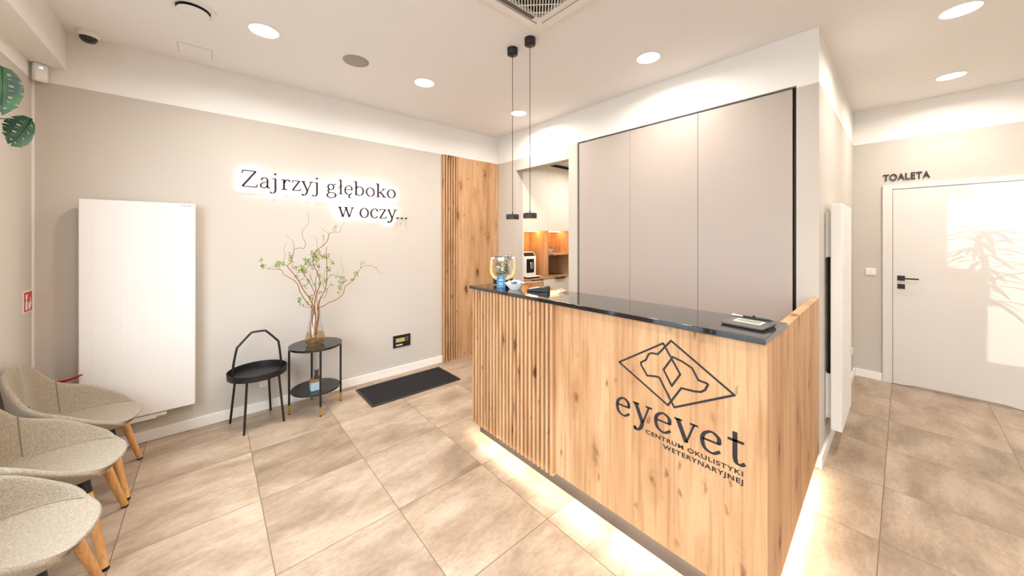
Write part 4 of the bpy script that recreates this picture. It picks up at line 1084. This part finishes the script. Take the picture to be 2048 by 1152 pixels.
# pendants over the counter
for x, y, s_ in ((1.702, 1.930, 'black pendant lamp on a long cable, the left one over the counter'), (1.709, 1.750, 'black pendant lamp on a long cable, the right one in front of the opening')):
    t = thing('pendant_lamp', (x, y, ZC), s_, 'pendant lamp', 'pendant lamps over the counter')
    MB().lathe([(0, -0.0005), (0.039, -0.0005), (0.039, -0.046), (0.037, -0.048), (0, -0.048)], n=32).build('canopy', M['black'], t, world=False)
    MB().tube([(0, 0, -0.048), (0, 0, -1.222)], 0.0022, 8).build('cable', M['black'], t, world=False)
    hd_ = MB().lathe([(0, -1.240), (0.046, -1.240), (0.0485, -1.243), (0.0485, -1.277), (0.046, -1.277), (0.044, -1.250), (0, -1.248)], n=40)
    hd_.tube([(0, 0, -1.222), (0, 0, -1.241)], 0.004, 12)
    hd_.build('shade', M['black'], t, world=False)
    MB().lathe([(0.0438, -1.2765), (0.040, -1.262), (0.0, -1.256)], n=40).build('reflector', M['gold'], t, world=False)
    MB().lathe([(0.0, -1.268), (0.030, -1.268), (0.030, -1.264), (0.0, -1.264)], n=30).build('led', M['pendantled'], t, world=False)

# ------------------------------------------------------------------ things on the counter
CT = 1.1672
JX, JY = 1.765, 2.118
t = thing('glass_terrarium', (JX, JY, CT), 'round glass jar with metal collar, rope handle and little plants inside', 'terrarium')
MB().lathe([(0, 0.001), (0.070, 0.0), (0.080, 0.010), (0.090, 0.060), (0.099, 0.110), (0.098, 0.150), (0.085, 0.185), (0.070, 0.203), (0.068, 0.225), (0.078, 0.250), (0.076, 0.250), (0.066, 0.225), (0.068, 0.202), (0.083, 0.183), (0.096, 0.149), (0.097, 0.110), (0.088, 0.060), (0.078, 0.012), (0, 0.006)], (JX, JY, CT), 48).build('jar', M['glass'], t)
MB().lathe([(0.0705, 0.200), (0.073, 0.200), (0.073, 0.226), (0.0705, 0.226), (0.0705, 0.200)], (JX, JY, CT), 48).build('collar', M['chrome'], t)
MB().lathe([(0, 0.007), (0.075, 0.012), (0.083, 0.040), (0.084, 0.050), (0, 0.058)], (JX, JY, CT), 36).build('soil', M['soil'], t)
# rope swings down across the camera side of the belly
ax_ = Vector((math.sin(0.8495), -math.cos(0.8495), 0)); fw = Vector((-math.cos(0.8495), -math.sin(0.8495), 0))
rp = []
for i in range(41):
    a = PI * i / 40
    rad = 0.113 + 0.0 * a
    p = Vector((JX, JY, CT)) + ax_ * (-rad * math.cos(a) * (0.80 + 0.20 * math.sin(a)) * 0.98) + fw * (0.105 * math.sin(a) ** 0.8) + Vector((0, 0, 0.210 - 0.155 * math.sin(a) ** 0.55))
    rp.append(p)
rope = MB()
for ph in range(3):
    pp = []
    for i in range(len(rp) * 3 - 2):
        q = i / 3; i0 = min(int(q), len(rp) - 2); fr0 = q - i0
        p = rp[i0].lerp(rp[i0 + 1], fr0); tg = (rp[i0 + 1] - rp[i0]).normalized()
        u = tg.orthogonal().normalized(); v_ = tg.cross(u)
        ang = i * 0.55 + ph * 2 * PI / 3
        pp.append(p + (Vector((0, 0, 1)).cross(tg).normalized() * math.cos(ang) + tg.cross(Vector((0, 0, 1)).cross(tg).normalized()) * math.sin(ang)) * 0.0058)
    rope.tube(pp, 0.0056, 7)
rope.build('rope_handle', M['rope'], t)
for s_ in (-1, 1):
    p = Vector((JX, JY, CT + 0.213)) + ax_ * s_ * 0.080
    MB().tube([p - ax_ * 0.009 * s_, p + ax_ * 0.012 * s_], 0.012, 16).build('hinge', M['chrome'], t)
for (dx, dy, hgt, k0) in ((-0.024, 0.015, 0.122, 9), (0.026, -0.012, 0.142, 11)):
    pl = MB(); base = Vector((JX, JY, CT + 0.055)) + ax_ * dx * 1.0 + fw * dy
    pl.tube([base, base + Vector((0, 0, hgt))], 0.003, 6)
    for q in range(k0 * 5):
        z_ = 0.022 + (hgt - 0.022) * q / (k0 * 5); a = q * 2.399
        l_ = 0.042 * (1.15 - z_ / hgt * 0.7); o3 = base + Vector((0, 0, z_))
        e3 = Vector((math.cos(a), math.sin(a), 0.45)).normalized(); s3 = Vector((-math.sin(a), math.cos(a), 0))
        up = Vector((0, 0, 0.004))
        pl.add([o3 + s3 * .001, o3 + e3 * l_ * .5 + s3 * .0055, o3 + e3 * l_, o3 + e3 * l_ * .5 - s3 * .0055, o3 - s3 * .001, o3 + e3 * l_ * .5 + up, o3 + e3 * l_ * .5 - up],
               [(0, 1, 5), (1, 2, 5), (2, 3, 5), (3, 4, 5), (4, 0, 5), (1, 0, 6), (2, 1, 6), (3, 2, 6), (4, 3, 6), (0, 4, 6)])
    pl.build('plant', M['bonsai'], t, normals=False)
pb = MB()
for q in range(12):
    a = q * 2.1; r_ = 0.012 + 0.05 * ((q * 37) % 10) / 10
    pb.lathe([(0, 0), (0.009, 0.004), (0.010, 0.010), (0.006, 0.016), (0, 0.017)], (JX + r_ * math.cos(a), JY + r_ * math.sin(a), CT + 0.051), 10)
pb.build('pebbles', M['rope'], t)

t = thing('business_card_stand', (1.655, 2.010, CT), 'upright blue leaflet card leaning in front of the terrarium', 'leaflet')
t.rotation_euler.z = R(-47)
cm = MB()
cm.add([(-0.032, -0.008, 0.0), (0.032, -0.008, 0.0), (0.032, 0.014, 0.092), (-0.032, 0.014, 0.092), (-0.032, -0.0065, -0.0), (0.032, -0.0065, 0.0), (0.032, 0.0155, 0.092), (-0.032, 0.0155, 0.092)],
       [(0, 1, 2, 3), (7, 6, 5, 4), (0, 4, 5, 1), (1, 5, 6, 2), (2, 6, 7, 3), (3, 7, 4, 0)])
cm.build('card', M['blue'], t, world=False)
def cp(x, z, e=0.0008): return (x, -0.008 + 0.022 * z / 0.092 - e, z)
def strip_on(mb, x0, x1, z0, z1): mb.add([cp(x0, z0), cp(x1, z0), cp(x1, z1), cp(x0, z1)], [(0, 1, 2, 3)])
pm = MB()
for (x0, x1, z0, z1) in ((-0.016, 0.016, 0.054, 0.062), (-0.018, 0.018, 0.038, 0.040), (-0.014, 0.014, 0.033, 0.035), (-0.018, 0.018, 0.026, 0.028), (-0.015, 0.015, 0.021, 0.023), (-0.012, 0.012, 0.010, 0.012)):
    strip_on(pm, x0, x1, z0, z1)
for (a_, b_) in (((-0.012, 0.074), (-0.001, 0.084)), ((-0.001, 0.084), (0.012, 0.074)), ((0.012, 0.074), (0.001, 0.066)), ((0.001, 0.066), (-0.012, 0.074)), ((-0.004, 0.075), (0.001, 0.080)), ((0.001, 0.080), (0.005, 0.075))):
    pm.add([cp(a_[0], a_[1]), cp(b_[0], b_[1]), cp(b_[0], b_[1] + 0.0018), cp(a_[0], a_[1] + 0.0018)], [(0, 1, 2, 3)])
pm.build('print', M['bluelight'], t, world=False)
MB().add([(-0.030, 0.016, 0.085), (0.030, 0.016, 0.085), (0.030, 0.050, 0.0), (-0.030, 0.050, 0.0), (-0.030, 0.0172, 0.0855), (0.030, 0.0172, 0.0855), (0.030, 0.0512, 0.0), (-0.030, 0.0512, 0.0)],
         [(0, 1, 2, 3), (7, 6, 5, 4), (0, 4, 5, 1), (1, 5, 6, 2), (2, 6, 7, 3), (3, 7, 4, 0)]).build('easel_back', M['paper'], t, world=False)

BX, BY = 1.690, 1.892
t = thing('candy_bowl', (BX, BY, CT), 'white faceted porcelain bowl full of wrapped sweets', 'bowl')
MB().lathe([(0, 0.001), (0.040, 0.0), (0.043, 0.006), (0.076, 0.043), (0.078, 0.047), (0.074, 0.046), (0.040, 0.010), (0, 0.008)], (BX, BY, CT), 8, smooth=False).build('bowl_body', M['ceramic'], t)
sr = random.Random(3)
cands = []
for q in range(26):
    a = q * 2.399; r_ = 0.060 * math.sqrt((q + 0.5) / 26)
    z_ = CT + 0.040 + 0.022 * (1 - r_ / 0.06) + sr.uniform(0, 0.004)
    lab = 'white wrapped sweet in the white bowl on the counter'
    cn = thing('wrapped_sweet', (BX + r_ * math.cos(a), BY + r_ * math.sin(a), z_), lab, 'sweet', 'wrapped sweets heaped in the bowl')
    cn.rotation_euler = (sr.uniform(-.5, .5), sr.uniform(-.5, .5), sr.uniform(0, 6.28))
    mm = M['candyblue'] if q in (7, 12, 20, 23) else M['candy']
    MB().tube([(-0.009, 0, 0), (-0.006, 0, 0), (0.006, 0, 0), (0.009, 0, 0)], [0.002, 0.0065, 0.0065, 0.002], 8).build('sweet', mm, cn, world=False)
    MB().tube([(-0.016, 0, 0), (-0.009, 0, 0)], [0.0065, 0.002], 6).tube([(0.009, 0, 0), (0.016, 0, 0)], [0.002, 0.0065], 6).build('wrapper_twist', mm, cn, world=False)
    if mm is M['candyblue']: cn['label'] = 'teal wrapped sweet in the white bowl on the counter'; cn['group'] = 'teal sweets in the bowl'

t = thing('card_terminal', (1.745, 1.700, CT), 'black payment card terminal lying on the counter by the bowl', 'card terminal')
t.rotation_euler.z = R(-62)
MB().prism([(-0.085, 0.0), (0.085, 0.0), (0.085, 0.042), (0.02, 0.040), (-0.085, 0.018)], 'xz', -0.038, 0.038).build('body', M['black'], t, bevel=0.004, world=False)
t.scale = (0.9, 0.9, 0.78)
MB().add([(0.024, -0.028, 0.0412), (0.078, -0.028, 0.0428), (0.078, 0.028, 0.0428), (0.024, 0.028, 0.0412)], [(0, 1, 2, 3)]).build('screen', M['greyplastic'], t, world=False)
kp = MB()
for i in range(4):
    for j in range(3):
        x = -0.072 + i * 0.021; y = -0.024 + j * 0.018; z = 0.0185 + (x + 0.085) / 0.105 * 0.022
        kp.box(x, x + 0.014, y, y + 0.012, z + 0.0005, z + 0.0035)
kp.build('keypad', M['plastic'], t, world=False)
box(0.055, 0.083, -0.022, 0.022, 0.0435, 0.055).build('paper_roll_lid', M['greyplastic'], t, bevel=0.003, world=False)
tag(MB().tube(crom_pts := [(1.80, 1.610, CT + 0.004), (1.815, 1.575, CT + 0.006), (1.84, 1.545, CT + 0.014), (1.85, 1.575, CT + 0.020), (1.825, 1.605, CT + 0.010), (1.84, 1.56, CT + 0.005), (1.90, 1.58, CT + 0.004)], 0.0028, 8).build('power_cable', M['plastic']),
    'thin white cable looping behind the card terminal', 'cable')

# signature pad and its pen
t = thing('signature_pad', (1.742, 0.441, CT), 'grey electronic signature pad at the right end of the counter', 'signature pad')
t.rotation_euler.z = R(-8)
PW, PD = 0.075, 0.082
def rrect2(x0, x1, y0, y1, r, n=6):
    return [(cx_ + r * math.cos(R(a0 + 90 * i / n)), cy_ + r * math.sin(R(a0 + 90 * i / n))) for (cx_, cy_, a0) in ((x1 - r, y1 - r, 0), (x0 + r, y1 - r, 90), (x0 + r, y0 + r, 180), (x1 - r, y0 + r, 270)) for i in range(n + 1)]
pb_ = MB(); lo_ = rrect2(-PW + .006, PW - .006, -PD + .006, PD - .006, 0.012); hi_ = rrect2(-PW, PW, -PD, PD, 0.016); nn_ = len(lo_)
zt = lambda x: 0.010 + (x + PW) / (2 * PW) * 0.008
pb_.add([(x, y, 0) for x, y in lo_] + [(x, y, zt(x) - .004) for x, y in hi_] + [(x, y, zt(x)) for x, y in hi_],
        [tuple(reversed(range(nn_))), tuple(range(2 * nn_, 3 * nn_))] + [(r_ * nn_ + i, r_ * nn_ + (i + 1) % nn_, (r_ + 1) * nn_ + (i + 1) % nn_, (r_ + 1) * nn_ + i) for r_ in (0, 1) for i in range(nn_)])
pb_.build('body', M['greyplastic'], t, bevel=0.001, world=False)
def pz(x): return 0.010 + (x + PW) / (2 * PW) * 0.008
def slab(name, x0, x1, y0, y1, e, m):
    MB().add([(x0, y0, pz(x0) - .001), (x1, y0, pz(x1) - .001), (x1, y1, pz(x1) - .001), (x0, y1, pz(x0) - .001), (x0, y0, pz(x0) + e), (x1, y0, pz(x1) + e), (x1, y1, pz(x1) + e), (x0, y1, pz(x0) + e)],
             [(3, 2, 1, 0), (4, 5, 6, 7), (0, 1, 5, 4), (1, 2, 6, 5), (2, 3, 7, 6), (3, 0, 4, 7)]).build(name, m, t, world=False)
slab('screen_frame', -0.022, 0.036, -0.052, 0.052, 0.0008, M['paper'])
slab('screen', -0.012, 0.028, -0.043, 0.043, 0.0014, M['lcd'])
pn = thing('stylus_pen', (1.795, 0.445, CT + 0.018), 'slim black pen with a silver end lying along the signature pad', 'pen')
pn.rotation_euler.z = R(-8)
MB().tube([(0, 0.030, 0.006), (0, -0.070, 0.006), (0, -0.085, 0.006)], [0.0052, 0.0052, 0.001], 12).build('barrel', M['black'], pn, world=False)
MB().tube([(0, 0.075, 0.006), (0, 0.0302, 0.006)], 0.0048, 12).build('silver_end', M['chrome'], pn, world=False)
MB().tube([(0.0, -0.012, 0.0105), (0.004, -0.012, 0.0125)], 0.0055, 10).build('holder_ring', M['black'], pn, world=False)

# ------------------------------------------------------------------ monstera at the left edge
def monstera_leaf(mb, c, right, up, L, bend=0.12):
    """fenestrated leaf; c = leaf base (petiole joint), up = direction base->tip, right = width"""
    nrm = right.cross(up).normalized()
    def pt(u, v):      # u width -1..1, v 0..1
        return c + right * u * L * 0.5 + up * v * L + nrm * (-bend * L * (u * u + (v - 0.3) ** 2)) 
    def halfw(v):
        if v < 0: return 0.30 + v
        return 0.92 * math.sin(PI * min(1, (v * 0.86 + 0.16))) ** 0.75
    # strips between side veins, with slits at the rim and oval holes near the midrib
    nv = 8
    for s_ in (-1, 1):
        for k in range(nv):
            v0 = -0.06 + k / nv * 1.02; v1 = v0 + 1.02 / nv
            gap = 0.012
            for (ua, ub, ga, gb) in ((0.0, 0.26, 0, 0), (0.26, 0.50, 0.045 * (k % 2), 0.045 * (k % 2)), (0.50, 0.72, 0, 0), (0.72, 1.0, 0.0, 0.055 * ((k + 1) % 2))):
                h0, h1 = halfw(max(v0, 0)), halfw(max(v1, 0))
                rise = 0.10
                A = [(s_ * ua * h0, v0 + ga + rise * ua), (s_ * ub * h0, v0 + gb + rise * ub), (s_ * ub * h1, v1 - gb * .3 + rise * ub), (s_ * ua * h1, v1 - ga * .3 + rise * ua)]
                P3 = [pt(u, min(v, 1.06)) for u, v in A]
                P3 += [p - nrm * 0.0010 for p in P3]
                mb.add(P3, [(0, 1, 2, 3), (7, 6, 5, 4), (0, 4, 5, 1), (1, 5, 6, 2), (2, 6, 7, 3), (3, 7, 4, 0)])
    mb.tube([pt(0, -0.05) + nrm * .001, pt(0, 0.4) + nrm * .001, pt(0, 0.98) + nrm * .001], [0.004, 0.003, 0.001], 6)
def pixray(u, v, F):
    f, a = 688.1, 0.8495; s = (u - 1024) / f
    return Vector(((math.cos(a) + math.sin(a) * s) * F, (math.sin(a) - math.cos(a) * s) * F, 1.54 + (477 - v) / f * F))
RT = Vector((math.sin(0.8495), -math.cos(0.8495), 0)); UPV = Vector((0, 0, 1))
t = thing('monstera', (-0.60, 1.25, 0), 'dark green monstera whose holed leaves reach in at the left edge', 'potted plant')
MB().lathe([(0, 0), (0.13, 0), (0.15, 0.02), (0.17, 0.32), (0.155, 0.32), (0.14, 0.28), (0, 0.28)], (-0.60, 1.25, 0), 32).build('pot', M['pot'], t)
lf = []
def leaf(c, up, right, L, b=0.12):
    mb = MB(); monstera_leaf(mb, c, right.normalized(), up.normalized(), L, b)
    mb.build('leaf', M['monstera'], t, normals=False); lf.append(c)
F1 = 1.35
c1 = pixray(4, 138, F1); tip1 = pixray(6, 238, F1)
leaf(c1, tip1 - c1, RT * 1.0 + Vector((0, .25, 0)), 0.175, 0.10)
c2 = pixray(62, 240, 1.45); tip2 = pixray(30, 284, 1.45)
leaf(c2, tip2 - c2, RT * 0.75 + UPV * -0.65 + Vector((0, .25, 0)), 0.125, 0.15)
stem = MB()
stem.tube([(-0.60, 1.25, 0.28), (-0.62, 1.35, 1.0), (-0.66, 1.6, 1.75), (-0.68, 1.9, 2.0), pixray(-60, 232, 1.42), pixray(0, 237, 1.45), c2], [0.012, 0.010, 0.008, 0.005, 0.003, 0.0025, 0.003], 8)
stem.tube([(-0.60, 1.26, 0.28), (-0.64, 1.40, 1.2), (-0.70, 1.75, 2.0), pixray(-40, 110, F1), pixray(-8, 124, F1), c1], [0.012, 0.010, 0.007, 0.004, 0.004, 0.004], 8)
for q in range(6):
    a = q * 1.05; e = Vector((-0.55 + 0.06 * math.cos(a), 0.80 + 0.20 * math.sin(a), 1.0 + 0.13 * q))
    stem.tube([(-0.60, 1.25, 0.28), (-0.60 + 0.05 * math.cos(a), 1.25 + 0.05 * math.sin(a), 0.7), e], [0.008, 0.007, 0.004], 7)
    leaf(e, Vector((math.cos(a) * .5, math.sin(a), -0.6)), Vector((-math.sin(a), math.cos(a) * .5, 0)), 0.17)
stem.build('stems', M['monstera'], t)

# palm outside the frame: it throws the leaf shadow on the toilet door
t = thing('potted_palm', (3.95, -0.96, 0), 'tall potted palm just outside the right edge of the photo', 'potted plant')
MB().lathe([(0, 0), (0.12, 0), (0.15, 0.28), (0.135, 0.28), (0.12, 0.25), (0, 0.25)], (3.95, -0.96, 0), 28).build('pot', M['pot'], t)
MB().tube([(3.95, -0.96, 0.25), (3.96, -0.94, 0.7), (3.95, -0.93, 1.15)], [0.022, 0.018, 0.015], 10).tube([(3.95, -0.96, 0.9), (3.96, -0.95, 1.3), (3.95, -0.93, 1.70)], [0.014, 0.012, 0.010], 10).build('trunk', M['twig'], t)
pr = random.Random(11)
for q in range(70):
    z_ = 1.05 + 0.72 * (q / 70.0); a = q * 2.399
    L_ = pr.uniform(0.24, 0.37); d_ = Vector((math.cos(a), math.sin(a), 0)); el = pr.uniform(-0.25, 0.75)
    lm = MB(); P_ = []
    sd = Vector((-math.sin(a), math.cos(a), 0))
    for i in range(7):
        s_ = i / 6; cpt = Vector((3.955, -0.93, z_)) + d_ * L_ * s_ + Vector((0, 0, L_ * (el * s_ - 0.45 * s_ * s_)))
        wdt = 0.024 * math.sin(PI * min(1, s_ * 0.9 + 0.06)) ** 0.8
        P_.append((cpt - sd * wdt, cpt + sd * wdt + Vector((0, 0, .003))))
    vsl = [p for ab in P_ for p in ab]; vsl += [p - Vector((0, 0, .0012)) for p in vsl]
    fl = []
    for i in range(6):
        b_ = 2 * i
        fl += [(b_, b_ + 1, b_ + 3, b_ + 2), (b_ + 16, b_ + 17, b_ + 15, b_ + 14)]
    lm.add(vsl, fl).build('frond', M['palm'], t, normals=False)
